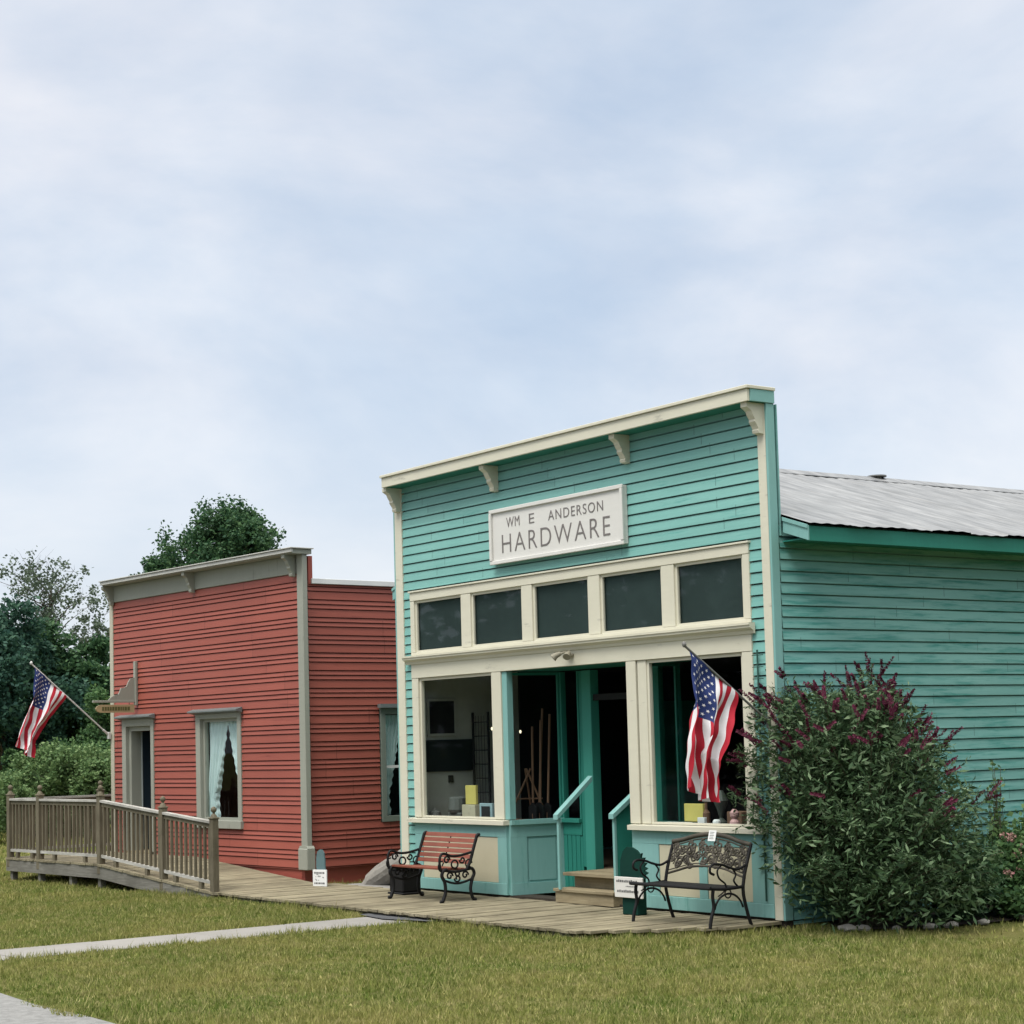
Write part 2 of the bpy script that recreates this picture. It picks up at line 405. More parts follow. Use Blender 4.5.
# ==================================================================== BOARDWALK (flat)
DZ = .09
mb = MB(); x = -1.86; rr = random.Random(5)
while x < 7.45:
    w = .138; yb = -.01 if x > -.1 else -.30
    if x < -.1: yb = -.12+.0*x
    y0 = -2.07+rr.uniform(-.015, .015)
    if x > 6.5: y0 = -2.07+(x-6.5)/1.05*1.5+rr.uniform(-.03, .03)
    dz = rr.uniform(-.006, .004)
    mb.bbox(x, x+w-.012, y0, yb+.02, DZ-.035+dz, DZ+dz, .003)
    x += w
bw = struct(mb.build('boardwalk', deckm))
mb = MB(); mb.box(-1.85, 6.5, -1.97, -1.93, 0, DZ-.04); mb.box(-1.85, 7.5, -.4, -.36, 0, DZ-.04)
struct(mb.build('boardwalk_frame', skirtm))

# ==================================================================== GREEN HARDWARE STORE
W = 7.6; DEPTH = 15.0
store = thing('hardware_store', 'teal clapboard hardware store with cream trim, false front and metal roof', 'store')
def P_(mb, name, mat, smooth=False, parent=None): return mb.build(name, mat, parent or store, smooth)
# front siding: above clerestory frame, narrow strips both sides
ZT = 5.765; ph = 2.77
mb = MB()
siding(mb, .09, 7.44, 4.245, ZT, [0], .127, ph)
siding(mb, .09, .27, .12, 4.245, [0], .127, ph)
siding(mb, 7.23, 7.44, .12, 4.245, [0], .127, ph)
P_(mb, 'front_siding', teal)
# backing core of the false front, frame around the openings
mb = MB()
mb.box(-.04, 7.56, .035, .12, 4.26, 5.78)
mb.box(-.04, .30, .035, .12, .12, 4.26); mb.box(7.20, 7.56, .035, .12, .12, 4.26)
P_(mb, 'front_wall_core', teal_trim)
# side siding (right) and left
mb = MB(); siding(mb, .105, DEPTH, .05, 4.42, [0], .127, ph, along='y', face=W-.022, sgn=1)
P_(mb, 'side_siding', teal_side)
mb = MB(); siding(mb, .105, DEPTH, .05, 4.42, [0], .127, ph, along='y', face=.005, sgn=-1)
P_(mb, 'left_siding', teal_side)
mb = MB(); mb.box(W-.12, W-.045, .13, DEPTH-.02, .0, 4.45); mb.box(.045, .12, .13, DEPTH-.02, 0, 4.45); mb.prism([(.05, 0), (W-.05, 0), (W-.05, 4.42), (3.8, 5.65), (.05, 4.42)], 'y', DEPTH-.019, DEPTH)
P_(mb, 'wall_core', teal_trim)
# cream corner trims (front) and teal corner boards (side)
for (a, b_) in ((-.09, .09), (7.44, 7.565)):
    mb = MB(); mb.bbox(a, b_, -.03, .03, .10, ZT-.002, .004); P_(mb, 'corner_trim', cream)
mb = MB(); mb.bbox(7.568, 7.60, -.028, .09, .10, ZT-.002, .004); P_(mb, 'corner_board', teal_trim)
mb = MB(); mb.bbox(-.125, -.094, -.028, .115, .10, ZT-.002, .004); P_(mb, 'corner_board', teal_trim)
# teal parapet side above the roof
# cornice: fascia + top moulding
mb = MB(); mb.bbox(.03, 7.60, -.31, -.27, 5.765, 5.90, .003); mb.bbox(.015, 7.625, -.335, .10, 5.903, 5.94, .004)
cor = P_(mb, 'cornice', cream)
mb = MB(); mb.box(.002, 7.59, -.269, .085, 5.768, 5.90); P_(mb, 'cornice_soffit', teal_dark_shaded)  # shade under the cornice is put into this darker colour
mb = MB(); mb.bbox(7.592, 7.615, -.268, .09, 5.765, 5.901, .003); P_(mb, 'cornice_return', teal_trim)
def bracket_mb(x, w, yd, zt, zl, y_wall=0):
    prof = [(0, 0), (-yd, 0), (-yd, -.05*zl/.34), (-yd*.86, -.07*zl/.34), (-yd*.72, -.09*zl/.34), (-yd*.62, -.14*zl/.34), (-yd*.5, -.18*zl/.34), (-yd*.52, -.205*zl/.34), (-yd*.38, -.25*zl/.34), (-yd*.30, -.285*zl/.34), (-yd*.34, -.30*zl/.34), (-yd*.30, -.33*zl/.34), (0, -.34*zl/.34)]
    mb = MB(); mb.prism([(y_wall+p[0], zt+p[1]) for p in prof], 'x', x-w/2, x+w/2); return mb
for x in (.03, 2.42, 5.16, 7.50):
    bracket_mb(x, .10, .24, 5.763, .34, -.031 if x in (.03, 7.50) else -.012).build('bracket', cream, cor)
# clerestory: frame and five windows
ZW0, ZW1 = 3.40, 4.13
wx = [(.37+1.396*i, 1.54+1.396*i) for i in range(5)]
mb = MB()
mb.bbox(.27, 7.23, -.035, .04, 4.13, 4.245, .004)         # head
mb.bbox(.25, 7.25, -.055, .0, 4.248, 4.27, .003)
mb.bbox(.27, 7.23, -.03, .04, 3.36, 3.40, .003)
edges = [.27]+[v for w in wx for v in w]+[7.23]
for i in range(0, 12, 2): mb.bbox(edges[i], edges[i+1], -.03, .04, 3.402, 4.128, .004)
P_(mb, 'clerestory_frame', cream)
for (a, b_) in wx:
    mb = MB()
    for q in ((a, a+.035, ZW0, ZW1), (b_-.035, b_, ZW0, ZW1), (a+.036, b_-.036, ZW0, ZW0+.03), (a+.036, b_-.036, ZW1-.035, ZW1)):
        mb.box(q[0], q[1], -.004, .03, q[2]+.001, q[3]-.001)
    fr = P_(mb, 'clerestory_window', cream)
    mb = MB(); mb.add([(a+.03, .018, ZW0+.02), (b_-.03, .018, ZW0+.02), (b_-.03, .018, ZW1-.03), (a+.03, .018, ZW1-.03)], [(0, 1, 2, 3)])
    mb.build('pane', panec, fr)
    mb = MB(); mb.box(a+.01, b_-.01, .05, .06, ZW0-.02, ZW1+.02); mb.build('blind', blind, fr)
# ledge cornice and frieze
mb = MB(); mb.prism([(-.034, 3.235), (-.05, 3.235), (-.06, 3.27), (-.10, 3.295), (-.115, 3.30), (-.115, 3.325), (-.13, 3.33), (-.13, 3.352), (-.034, 3.358)], 'x', .17, 7.30)
P_(mb, 'ledge', cream)
mb = MB(); mb.bbox(.27, 7.23, -.034, .05, 3.04, 3.359, .004); P_(mb, 'frieze', cream)
# posts
for (a, b_) in ((.27, .43), (2.21, 2.42), (5.02, 5.20), (5.22, 5.38), (7.06, 7.23)):
    y = -.03 if a != 5.22 else -.015
    mb = MB(); mb.bbox(a, b_, y, .06, 1.10, 3.038, .005); P_(mb, 'post', cream)
mb = MB(); mb.bbox(2.422, 2.53, -.01, .09, 1.10, 3.038, .005); P_(mb, 'entry_post', teal_trim)
# big display windows
for (a, b_) in ((.43, 2.21), (5.38, 7.06)):
    mb = MB()
    mb.box(a+.001, a+.04, .0, .05, 1.10, 3.037); mb.box(b_-.04, b_-.001, .0, .05, 1.10, 3.037); mb.box(a+.041, b_-.041, .0, .05, 3.0, 3.037); mb.box(a+.041, b_-.041, .0, .05, 1.10, 1.125)
    fr = P_(mb, 'display_window', cream)
    MB().add([(a+.03, .03, 1.11), (b_-.03, .03, 1.11), (b_-.03, .03, 3.01), (a+.03, .03, 3.01)], [(0, 1, 2, 3)]).build('pane', pane, fr)
# sills
mb = MB(); mb.prism([(-.10, 1.03), (-.10, 1.085), (.06, 1.098), (.06, 1.03)], 'x', .17, 2.50); P_(mb, 'sill', cream)
mb = MB(); mb.prism([(-.10, 1.03), (-.10, 1.085), (.06, 1.098), (.06, 1.03)], 'x', 5.04, 7.36); P_(mb, 'sill', cream)
# kick bases
def kick(a, b_, panels, base=.12):
    mb = MB()
    mb.bbox(a, b_, -.012, .05, base, 1.03, .004)
    mb.bbox(a, b_, -.04, -.013, base, base+.15, .004)       # base board
    mb.bbox(a, b_, -.03, -.013, .87, 1.028, .003)
    edges = [a]+[v for p in panels for v in p]+[b_]
    for i in range(0, len(edges), 2): mb.bbox(edges[i], edges[i+1], -.03, -.013, base+.151, .869, .003)
    P_(mb, 'kick_base', teal_trim)
    for (p, q) in panels:
        mb = MB(); mb.bbox(p+.004, q-.004, -.02, -.0125, base+.155, .865, .002); P_(mb, 'kick_panel', creamp)
kick(.27, 2.46, [(.46, 2.26)]); kick(5.04, 7.44, [(5.52, 6.22), (6.36, 7.10)])
# recessed entry: left and right bay returns, back with sidelights and open door
LZ = .46
def seg(mb, p, q, z0, z1, t0, t1):      # slab along plan line p-q, thickness from t0..t1 on the right-hand side
    d = Vector((q[0]-p[0], q[1]-p[1], 0)); L = d.length; d.normalize(); n = Vector((d.y, -d.x, 0))
    P0 = Vector((p[0], p[1], 0)); Q0 = Vector((q[0], q[1], 0))
    a = P0+n*t0; b_ = Q0+n*t0; c = Q0+n*t1; e = P0+n*t1
    return mb.hexa([(a.x,a.y,z0),(b_.x,b_.y,z0),(c.x,c.y,z0),(e.x,e.y,z0),(a.x,a.y,z1),(b_.x,b_.y,z1),(c.x,c.y,z1),(e.x,e.y,z1)])
def lerp(p, q, t): return (p[0]+(q[0]-p[0])*t, p[1]+(q[1]-p[1])*t)
def bay_return(p, q, mat, sillmat, name='bay'):
    sg = 1
    mb = MB(); seg(mb, p, q, .12, 1.03, -.05, .0)
    seg(mb, p, q, .12, .27, .0, .03)
    seg(mb, p, q, .87, 1.028, .0, .02)
    seg(mb, p, lerp(p, q, .3), .271, .869, .0, .02); seg(mb, lerp(p, q, .88), q, .271, .869, .0, .02)
    seg(mb, lerp(p, q, .34), lerp(p, q, .84), .30, .84, .0, .012)
    P_(mb, name+'_return_wall', mat)
    mb = MB(); seg(mb, p, q, 1.03, 1.092, -.06, .06); P_(mb, name+'_sill', sillmat)
    mb = MB(); seg(mb, lerp(p, q, .965), q, 1.093, 3.02, -.03, .01); seg(mb, p, q, 2.985, 3.02, -.029, .005)
    fr = P_(mb, name+'_window_frame', teal_dark_shaded)
    a = lerp(p, q, .0); b_ = lerp(p, q, .94)
    MB().add([(a[0], a[1], 1.08), (b_[0], b_[1], 1.08), (b_[0], b_[1], 2.96), (a[0], a[1], 2.96)], [(0, 1, 2, 3)]).build('pane', pane, fr)
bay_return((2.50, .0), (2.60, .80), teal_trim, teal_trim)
bay_return((5.0, .80), (5.10, .0), teal_dark_shaded, teal_dark_shaded)  # darker copy of the left return, entry shade in its colour
# back wall of the recess
def back_side(a, b_, jl, jr):
    mb = MB(); mb.box(a, b_, .80, .86, .05, 1.03); mb.bbox(a, b_, .785, .80, .87, 1.028, .003)
    for i in range(int((b_-a)/.09)): mb.box(a+.09*i+.004, a+.09*i+.08, .79, .80, .12, .868)
    P_(mb, 'sidelight_base', teal_dark_shaded)
    mb = MB(); mb.bbox(a, b_, .74, .88, 1.032, 1.085, .004); P_(mb, 'sidelight_sill', teal_dark_shaded)
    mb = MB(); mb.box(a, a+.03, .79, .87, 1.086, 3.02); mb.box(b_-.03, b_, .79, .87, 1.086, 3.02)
    fr = P_(mb, 'sidelight', teal_dark_shaded)
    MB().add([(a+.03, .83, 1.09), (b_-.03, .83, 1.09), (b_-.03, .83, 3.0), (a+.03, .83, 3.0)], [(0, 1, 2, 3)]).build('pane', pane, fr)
    mb = MB(); mb.bbox(jl, jr, .76, .90, .10, 3.02, .006); P_(mb, 'door_jamb', teal_half_shaded if jl < 3.8 else teal_dark_shaded)
back_side(2.62, 3.02, 3.13, 3.32); back_side(4.62, 4.98, 4.30, 4.47)
for q in ((3.02, 3.13), (4.47, 4.62)):
    mb = MB(); mb.bbox(q[0], q[1], .80, .88, LZ, 3.02, .004); P_(mb, 'door_casing', teal_dark_shaded)
mb = MB(); mb.box(3.321, 4.299, .80, .86, 2.62, 2.70); fr = P_(mb, 'transom_bar', dark)  # bar blackened, the doorway's shade is in its colour
# open door leaf swung inside
mb = MB(); mb.box(4.24, 4.285, .93, 1.83, LZ+.02, 2.58); dr = P_(mb, 'door', teal_dark_shaded)
mb = MB(); mb.lathe([(.012, 0), (.012, .03), (.028, .04), (.03, .06), (.018, .075)], (4.20, 1.72, 1.42)); mb.build('door_knob', bronzem, dr)
# entry ceiling and floor, shop floor / ceiling / interior walls
mb = MB(); mb.box(2.42, 5.2, .061, .9, 3.04, 3.07); P_(mb, 'entry_ceiling', teal_dark_shaded)
mb = MB()
i = 0; y = .86
while y > .16:
    mb.bbox(3.55, 4.97, y-.13, y-.006, LZ-.04, LZ, .003); y -= .136
mb.box(3.57, 4.95, .22, .84, .05, LZ-.042); ld = P_(mb, 'entry_landing', stepm)
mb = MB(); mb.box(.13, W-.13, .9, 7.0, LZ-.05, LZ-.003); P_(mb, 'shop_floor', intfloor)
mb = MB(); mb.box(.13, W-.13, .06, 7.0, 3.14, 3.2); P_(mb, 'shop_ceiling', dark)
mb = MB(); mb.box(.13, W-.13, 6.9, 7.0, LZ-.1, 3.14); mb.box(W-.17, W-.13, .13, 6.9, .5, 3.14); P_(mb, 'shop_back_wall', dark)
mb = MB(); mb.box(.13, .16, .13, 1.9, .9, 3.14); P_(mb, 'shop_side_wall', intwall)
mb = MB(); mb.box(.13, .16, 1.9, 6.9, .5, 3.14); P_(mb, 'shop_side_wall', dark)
for (a, b_) in ((.17, 2.44), (5.14, W-.18)):
    mb = MB(); mb.box(a, b_, .10, .78, 1.0, 1.06); P_(mb, 'display_shelf', browm if a < 3 else dark)
# stairs
mb = MB(); mb.bbox(3.56, 4.75, -.12, .19, .235, .272, .004); mb.box(3.58, 4.73, -.095, .18, .10, .234)
P_(mb, 'lower_step', stepm)
mb = MB(); mb.bbox(3.62, 4.75, .12, .24, LZ-.04, LZ+.001, .004); mb.box(3.64, 4.73, .185, .22, .273, LZ-.041)
P_(mb, 'upper_step', stepm)
# hand rails
def handrail(x, y0, z0, y1, z1):
    mb = MB()
    mb.hexa([(x-.045, y0-.03, z0-.04), (x+.045, y0-.03, z0-.04), (x+.045, y1, z1-.03), (x-.045, y1, z1-.03), (x-.045, y0-.03, z0+.02), (x+.045, y0-.03, z0+.02), (x+.045, y1, z1+.035), (x-.045, y1, z1+.035)])
    hr = P_(mb, 'handrail', teal_trim)
    mb = MB(); mb.bbox(x-.02, x+.02, y0, y0+.04, .26, z0-.02, .004); mb.build('handrail_post', teal_trim, hr)
    return hr
h1 = handrail(3.72, -.14, 1.17, .40, 1.62); h2 = handrail(4.70, -.04, 1.19, .45, 1.53)
mb = MB(); mb.hexa([(4.70-.012, -.02, .1), (4.70+.012, -.02, .1), (4.70+.012, .25, .1), (4.70-.012, .25, .1), (4.70-.012, -.02, 1.17), (4.70+.012, -.02, 1.17), (4.70+.012, .25, 1.36), (4.70-.012, .25, 1.36)])
mb.build('rail_panel', teal_dark_shaded, h2)
# roof
mb = MB(); SL = (5.76-4.40)/4.2; RX = 3.8
def roof_sheet(side):
    mb = MB(); ny = int((DEPTH+.35-.14)/.02); nx = 10
    vs = []
    for j in range(ny+1):
        y = .135+j*.02
        sheet = int((y-.1)/.66); h = math.sin(sheet*12.9898)*43758.5453; h -= math.floor(h)
        end = 4.25+.014*(h-.3)
        for i in range(nx+1):
            t = end*i/nx
            z = 5.765-SL*t+.004*cos(2*PI*y/.2)+.006*(sheet % 2)+.004*sin(y*2.3+i)+(.004*max(0, i-8)*sin(sheet*2.1+y*3))
            vs.append((RX+side*t, y, z))
    fs = []
    for j in range(ny):
        for i in range(nx):
            a = j*(nx+1)+i; q = (a, a+1, a+nx+2, a+nx+1); fs.append(q if side > 0 else q[::-1])
    mb.add(vs, fs); return mb
for sd in (1, -1): P_(roof_sheet(sd), 'roof', roofm, smooth=True)
mb = MB(); mb.prism([(3.55, 5.69), (3.8, 5.785), (4.05, 5.69), (4.05, 5.70), (3.8, 5.80), (3.55, 5.70)], 'y', .15, DEPTH+.3); P_(mb, 'ridge_cap', roofm)
mb = MB(); mb.lathe([(.06, 0), (.06, .04), (.14, .04), (.14, .06), (.02, .07)], (3.8, 5.8, 5.76)); P_(mb, 'roof_vent', poledark)
for sd in (1, -1):
    xe = RX+sd*4.2
    mb = MB(); mb.bbox(min(xe, xe-sd*.03), max(xe, xe-sd*.03), .14, DEPTH+.3, 4.20, 4.365, .003)
    P_(mb, 'eave_fascia', teal_dark_shaded)
    mb = MB(); mb.box(min(xe-sd*.031, RX+sd*3.7), max(xe-sd*.031, RX+sd*3.7), .16, DEPTH+.3, 4.225, 4.24); P_(mb, 'eave_soffit', teal_dark_shaded)
    # rake return piece seen beside the false front
    mb = MB()
    x0 = RX+sd*3.84; x1 = xe+sd*.02; zz0 = 5.74-SL*3.84; zz1 = 5.74-SL*4.22
    mb.hexa([(x0, .12, zz0-.17), (x1, .12, zz1-.17), (x1, .139, zz1-.17), (x0, .139, zz0-.17), (x0, .12, zz0-.01), (x1, .12, zz1-.01), (x1, .139, zz1-.01), (x0, .139, zz0-.01)])
    mb.hexa([(x0, .105, zz0-.04), (x1, .105, zz1-.04), (x1, .119, zz1-.04), (x0, .119, zz0-.04), (x0, .105, zz0+.0), (x1, .105, zz1+.0), (x1, .119, zz1+.0), (x0, .119, zz0+.0)])
    P_(mb, 'rake_board', teal_trim)
mb = MB(); mb.box(.0, 7.6, .121, .134, 4.3, 5.76); P_(mb, 'parapet_back', teal_trim)
mb = MB(); mb.box(.02, 7.58, .0, .3, .0, .118); mb.box(7.52, 7.58, .3, DEPTH, .0, .06)
P_(mb, 'foundation', soil)

# ---- store sign
sg = thing('store_sign', 'white rectangular sign with grey lettering on the teal false front', 'sign', (3.755, -.03, 4.81), 0)
def B(mb, name, mat, parent): return mb.build(name, mat, parent)
# letters as thin solids
def text_mesh(txt, name, width, height, x, z, y, mat, parent, extr=.006, spacing=1.0, rot=None, off=0):
    cu_ = bpy.data.curves.new(name, 'FONT'); cu_.body = txt; cu_.extrude = extr; cu_.space_character = spacing; cu_.align_x = 'LEFT'; cu_.offset = off
    to = bpy.data.objects.new(name+'_tmp', cu_); COL.objects.link(to)
    dg = bpy.context.evaluated_depsgraph_get(); dg.update()
    me = bpy.data.meshes.new_from_object(to.evaluated_get(dg)); bpy.data.objects.remove(to)
    vs = np.array([v.co[:] for v in me.vertices]); mn = vs.min(0); mx = vs.max(0)
    for v in me.vertices:
        a = (v.co.x-mn[0])/(mx[0]-mn[0]); bb = (v.co.y-mn[1])/(mx[1]-mn[1])
        if rot is None: v.co = (x+a*width, y-v.co.z, z+bb*height)
        else: v.co = rot(x+a*width, z+bb*height, v.co.z)
    me.materials.clear(); me.materials.append(mat); me.name = name
    o = bpy.data.objects.new(name, me); COL.objects.link(o); o.parent = parent; return o
mb = MB(); mb.bbox(-1.385, 1.385, -.05, .012, -.355, .355, .004); B(mb, 'board', signw, sg)
mb = MB()
for q in ((-1.395, 1.395, .315, .365), (-1.395, 1.395, -.365, -.315)): mb.bbox(q[0], q[1], -.078, -.0505, q[2], q[3], .006)
for q in ((-1.395, -1.345), (1.345, 1.395)): mb.bbox(q[0], q[1], -.0845, -.0505, -.314, .314, .006)
B(mb, 'frame', signw, sg)
text_mesh('WM', 'lettering', .29, .13, -1.03, .10, -.051, darkletter, sg, .004, 1.1, off=-.006)
text_mesh('E', 'lettering', .11, .125, -.53, .10, -.051, darkletter, sg, .004, off=-.006)
text_mesh('ANDERSON', 'lettering', 1.115, .125, -.12, .092, -.051, darkletter, sg, .004, 1.18, off=-.006)
text_mesh('HARDWARE', 'lettering', 2.26, .24, -1.14, -.225, -.051, darkletter, sg, .004, 1.22, off=-.012)

# ---- floodlight on the frieze
fl = thing('floodlight', 'small twin floodlight fixed on the cream frieze above the entry', 'light', (3.97, -.05, 3.17))
mb = MB(); mb.lathe([(.05, 0), (.055, .02), (.05, .04)], (0, 0, -.02)); mb.build('mount', lampm, fl)
for s_ in (-1, 1):
    mb = MB(); mb.tube([(0, -.01, .02), (s_*.05, -.06, .04), (s_*.09, -.09, .02)], .012); mb.tube([(s_*.085, -.085, .03), (s_*.12, -.14, .0), (s_*.14, -.17, -.03)], .025, 12, .05); mb.build('lamp_head', lampm, fl)

# ---- interior props
def simple(name, label, cat, mb, mat, loc=(0, 0, 0), group=None):
    o = mb.build(name, mat); o.location = loc; return tag(o, label, cat, group)
pf = thing('picture_frame', 'dark picture in a pale frame hung on the shop side wall inside the left window', 'picture', (.165, .52, 2.49))
mb = MB(); mb.bbox(0, .025, -.25, .25, -.27, .27, .004); mb.build('frame', intwall, pf)
mb = MB(); mb.box(.0255, .03, -.21, .21, -.23, .23); mb.build('picture', dark, pf)
mb = MB(); mb.bbox(.165, .19, .10, 1.05, 1.72, 2.17, .003)
simple('chalkboard', 'dark board with faint markings under the framed picture in the left window', 'board', mb, plain('dark_board', (.012, .02, .02), .6))
mb = MB()
for k in range(2): mb.bbox(.25+.38*k, .28+.38*k, .99, 1.02, 1.07, 2.55, .003)
for k in range(7): mb.box(.28, .63, 1.0, 1.012, 1.2+.2*k, 1.215+.2*k)
for k in range(4): mb.box(.33+.07*k, .335+.07*k, 1.003, 1.008, 1.1, 2.5)
simple('wire_rack', 'tall dark wire rack standing at the right of the left shop window', 'rack', mb, dark)
mb = MB(); mb.bbox(.97, 1.22, .36, .40, 1.27, 1.53, .004); simple('yellow_carton', 'yellow square tin standing upright in the left shop window', 'box', mb, yellowm)
mb = MB(); mb.bbox(.92, 1.24, .33, .45, 1.062, 1.265, .004); simple('cream_carton', 'cream carton under the yellow tin in the left shop window', 'box', mb, creamp)
mb = MB(); mb.bbox(1.36, 1.66, .32, .36, 1.062, 1.29, .004); bc = simple('blue_carton', 'pale blue box with dark centre beside the post of the left window', 'box', mb, bluem)
MB().box(1.41, 1.61, .315, .319, 1.10, 1.25).build('printed_panel', dark, bc)
mb = MB(); mb.bbox(.52, .84, .35, .5, 1.062, 1.15, .01); mb.lathe([(.11, 0), (.13, .04), (.12, .2), (.09, .22)], (.68, .42, 1.15)); simple('enamel_pot', 'grey enamel pot on a stand at the lower left of the left shop window', 'pot', mb, plain('grey_enamel', (.12, .13, .12), .4), )
mb = MB(); mb.bbox(.162, .185, .62, .70, 1.56, 1.66, .003); simple('light_switch', 'small dark switch box on the pale shop wall', 'switch', mb, dark)
for k, (x, y, z, l) in enumerate([(-0, 0, 0, 0)]): pass
rk = random.Random(9)
tools = [(2.28, .55, 'rake'), (2.34, .62, 'hoe'), (2.40, .70, 'shovel'), (2.2, .7, 'pitchfork')]
for i, (x, y, nm) in enumerate(tools):
    t_ = thing('garden_'+nm, 'wooden handled %s leaning inside the recessed entry window' % nm, 'tool', (x, y, 1.06))
    mb = MB(); mb.tube([(0, 0, 0), (-.05+.04*i, .06, 1.25+.08*i)], .016); mb.build('handle', browm, t_)
    mb = MB(); mb.prism([(-.08, 0), (.08, 0), (.09, .18), (.0, .24), (-.09, .18)], 'y', -.01, .01); mb.build('blade', ironm, t_)
mb = MB(); mb.tube([(2.05, .3, 1.07), (2.25, .55, 1.75)], .014); mb.tube([(2.35, .75, 1.07), (2.22, .5, 1.75)], .014); mb.tube([(2.0, .75, 1.07), (2.2, .5, 1.75)], .014); mb.tube([(2.1, .42, 1.35), (2.33, .68, 1.35)], .01)
simple('wooden_tripod', 'grey wooden tripod standing low in the angled entry window', 'stand', mb, browm)
for (x, y, z, nm) in ((1.17, .7, 2.30, 'left shop window'), (1.15, 1.2, 2.25, 'angled entry window'), (1.98, 2.5, 2.64, 'open doorway')):
    pb = thing('pendant_bulb', 'small lit bulb hanging in the dark shop, seen through the %s' % nm, 'lamp', (x, y, z))
    mb = MB(); mb.lathe([(.005, -.02), (.014, -.01), (.016, .01), (.008, .025)], (0, 0, 0), 10); mb.build('bulb', bulbm, pb)
    mb = MB(); mb.tube([(0, 0, .026), (0, 0, 3.13-z)], .004, 5); mb.build('cord', dark, pb)
# right window props
mb = MB(); mb.bbox(5.62, 5.95, .30, .34, 1.12, 1.33, .004); simple('yellow_box', 'yellow printed box standing behind the flag in the right shop window', 'box', mb, yellowm)
mb = MB(); mb.bbox(5.35, 5.85, .14, .28, 1.062, 1.09, .003); mb.bbox(5.37, 5.8, .15, .27, 1.091, 1.115, .003); simple('stack_of_books', 'two flat white books at the left of the right shop window', 'books', mb, paper)
mb = MB(); mb.bbox(6.02, 6.14, .15, .19, 1.062, 1.18, .003); simple('white_card', 'small white card standing in the right shop window', 'card', mb, paper)
mb = MB(); mb.lathe([(.04, 0), (.05, .03), (.045, .08), (.03, .1)], (6.34, .16, 1.062)); simple('white_cup', 'small white cup in the right shop window', 'cup', mb, paper)
mb = MB(); mb.lathe([(.05, 0), (.065, .03), (.055, .08), (.03, .11), (.05, .14), (.055, .18), (.02, .22)], (6.6, .2, 1.062)); simple('ceramic_figure', 'pink and white ceramic piece at the right end of the right shop window', 'ornament', mb, pinkm)
mb = MB(); mb.lathe([(.05, 0), (.05, .16), (.02, .2), (.02, .27), (.024, .28)], (5.95, .35, 1.062)); simple('brown_bottle', 'tall brown bottle at the left of the oil lantern in the right shop window', 'bottle', mb, browm)
mb = MB(); mb.bbox(6.25, 6.5, .4, .6, 1.062, 1.24, .006); simple('wooden_crate', 'small wooden crate behind the white cup in the right shop window', 'crate', mb, browm)
mb = MB(); mb.lathe([(.06, 0), (.06, .12), (.055, .13), (.03, .14)], (6.78, .35, 1.062)); simple('green_tin', 'dull green tin near the right post of the right shop window', 'tin', mb, cutgreen)
mb = MB(); mb.bbox(6.86, 6.98, .14, .2, 1.062, 1.2, .004); simple('small_cream_box', 'small cream box at the right corner of the right shop window', 'box', mb, creamp)
mb = MB(); mb.lathe([(.07, 0), (.085, .04), (.08, .1), (.03, .13), (.012, .15)], (.36, .25, 1.062)); simple('small_kettle', 'small dark kettle at the left corner of the left shop window', 'kettle', mb, poledark)
cb = thing('wooden_cabinet', 'dark cabinet with pale edge strips behind the flag in the right shop window', 'cabinet', (5.9, 1.2, LZ))
mb = MB(); mb.box(0, .7, 0, .4, 0, 1.35); mb.build('body', dark, cb)
mb = MB(); mb.bbox(.0, .7, -.03, -.001, 1.05, 1.09, .003); mb.bbox(.66, .70, -.03, -.001, 1.1, 1.75, .003); mb.bbox(.0, .66, -.03, -.001, 1.70, 1.73, .003); mb.build('edge_strips', creamp, cb)
mb = MB(); mb.lathe([(.05, 0), (.07, .05), (.02, .1), (.05, .2), (.09, .3), (.03, .42)], (6.1, .45, 1.062)); simple('oil_lantern', 'dark glass oil lantern in the right shop window', 'lantern', mb, plain('smoky', (.06, .07, .06), .3))

# ---- trellis on the right strip
tr = thing('wire_trellis', 'narrow dark green wire trellis against the wall beside the right window', 'trellis', (7.335, -.05, .3))
mb = MB(); mb.tube([(0, 0, 0), (0, 0, 2.75)], .011, 6); mb.build('stake', trellism, tr)
mb = MB()
for k in range(19):
    mb = MB(); mb.tube([(-.085, 0, .35+.13*k), (.085, 0, .35+.13*k)], .005, 5); mb.build('rung', trellism, tr)

# ==================================================================== RED SHOP
RT = rad(3.6); RCX, RCY = -2.35, -.31
red = thing('red_shop', 'red clapboard false-front shop with taupe trim left of the teal store', 'shop', (RCX, RCY, 0), RT)
def R_(mb, name, mat, smooth=False, parent=None): return mb.build(name, mat, parent or red, smooth)
def rw(x, y, z=0): return (RCX+x*cos(RT)-y*sin(RT), RCY+x*sin(RT)+y*cos(RT), z)
PAT = [0, .070, .141]; PER = .271; RW = 6.13; off = 3.146-PER*12
mb = MB()
dx0, dx1, dzt = -5.70, -4.62, 2.66; wx0, wx1, wz0, wz1 = -3.17, -1.76, .90, 2.70
Z0 = .28; Z1 = 4.77
def rs(a, b_, z0, z1): siding(mb, a, b_, z0, z1, PAT, PER, off, proud=.019, groove=.014)
rs(-RW+.1, dx0, Z0, Z1); rs(dx0, dx1, dzt, Z1); rs(dx1, wx0, Z0, Z1); rs(wx0, wx1, Z0, wz0); rs(wx0, wx1, wz1, Z1); rs(wx1, -.04, Z0, Z1)
R_(mb, 'front_siding', redp)
mb = MB(); siding(mb, .12, 1.40, .28, 4.60, PAT, PER, off, along='y', face=0, sgn=1, proud=.019, groove=.014)
siding(mb, 1.40, 2.42, .28, .92, PAT, PER, off, along='y', face=0, sgn=1, proud=.019, groove=.014)
siding(mb, 1.40, 2.42, 2.72, 4.60, PAT, PER, off, along='y', face=0, sgn=1, proud=.019, groove=.014)
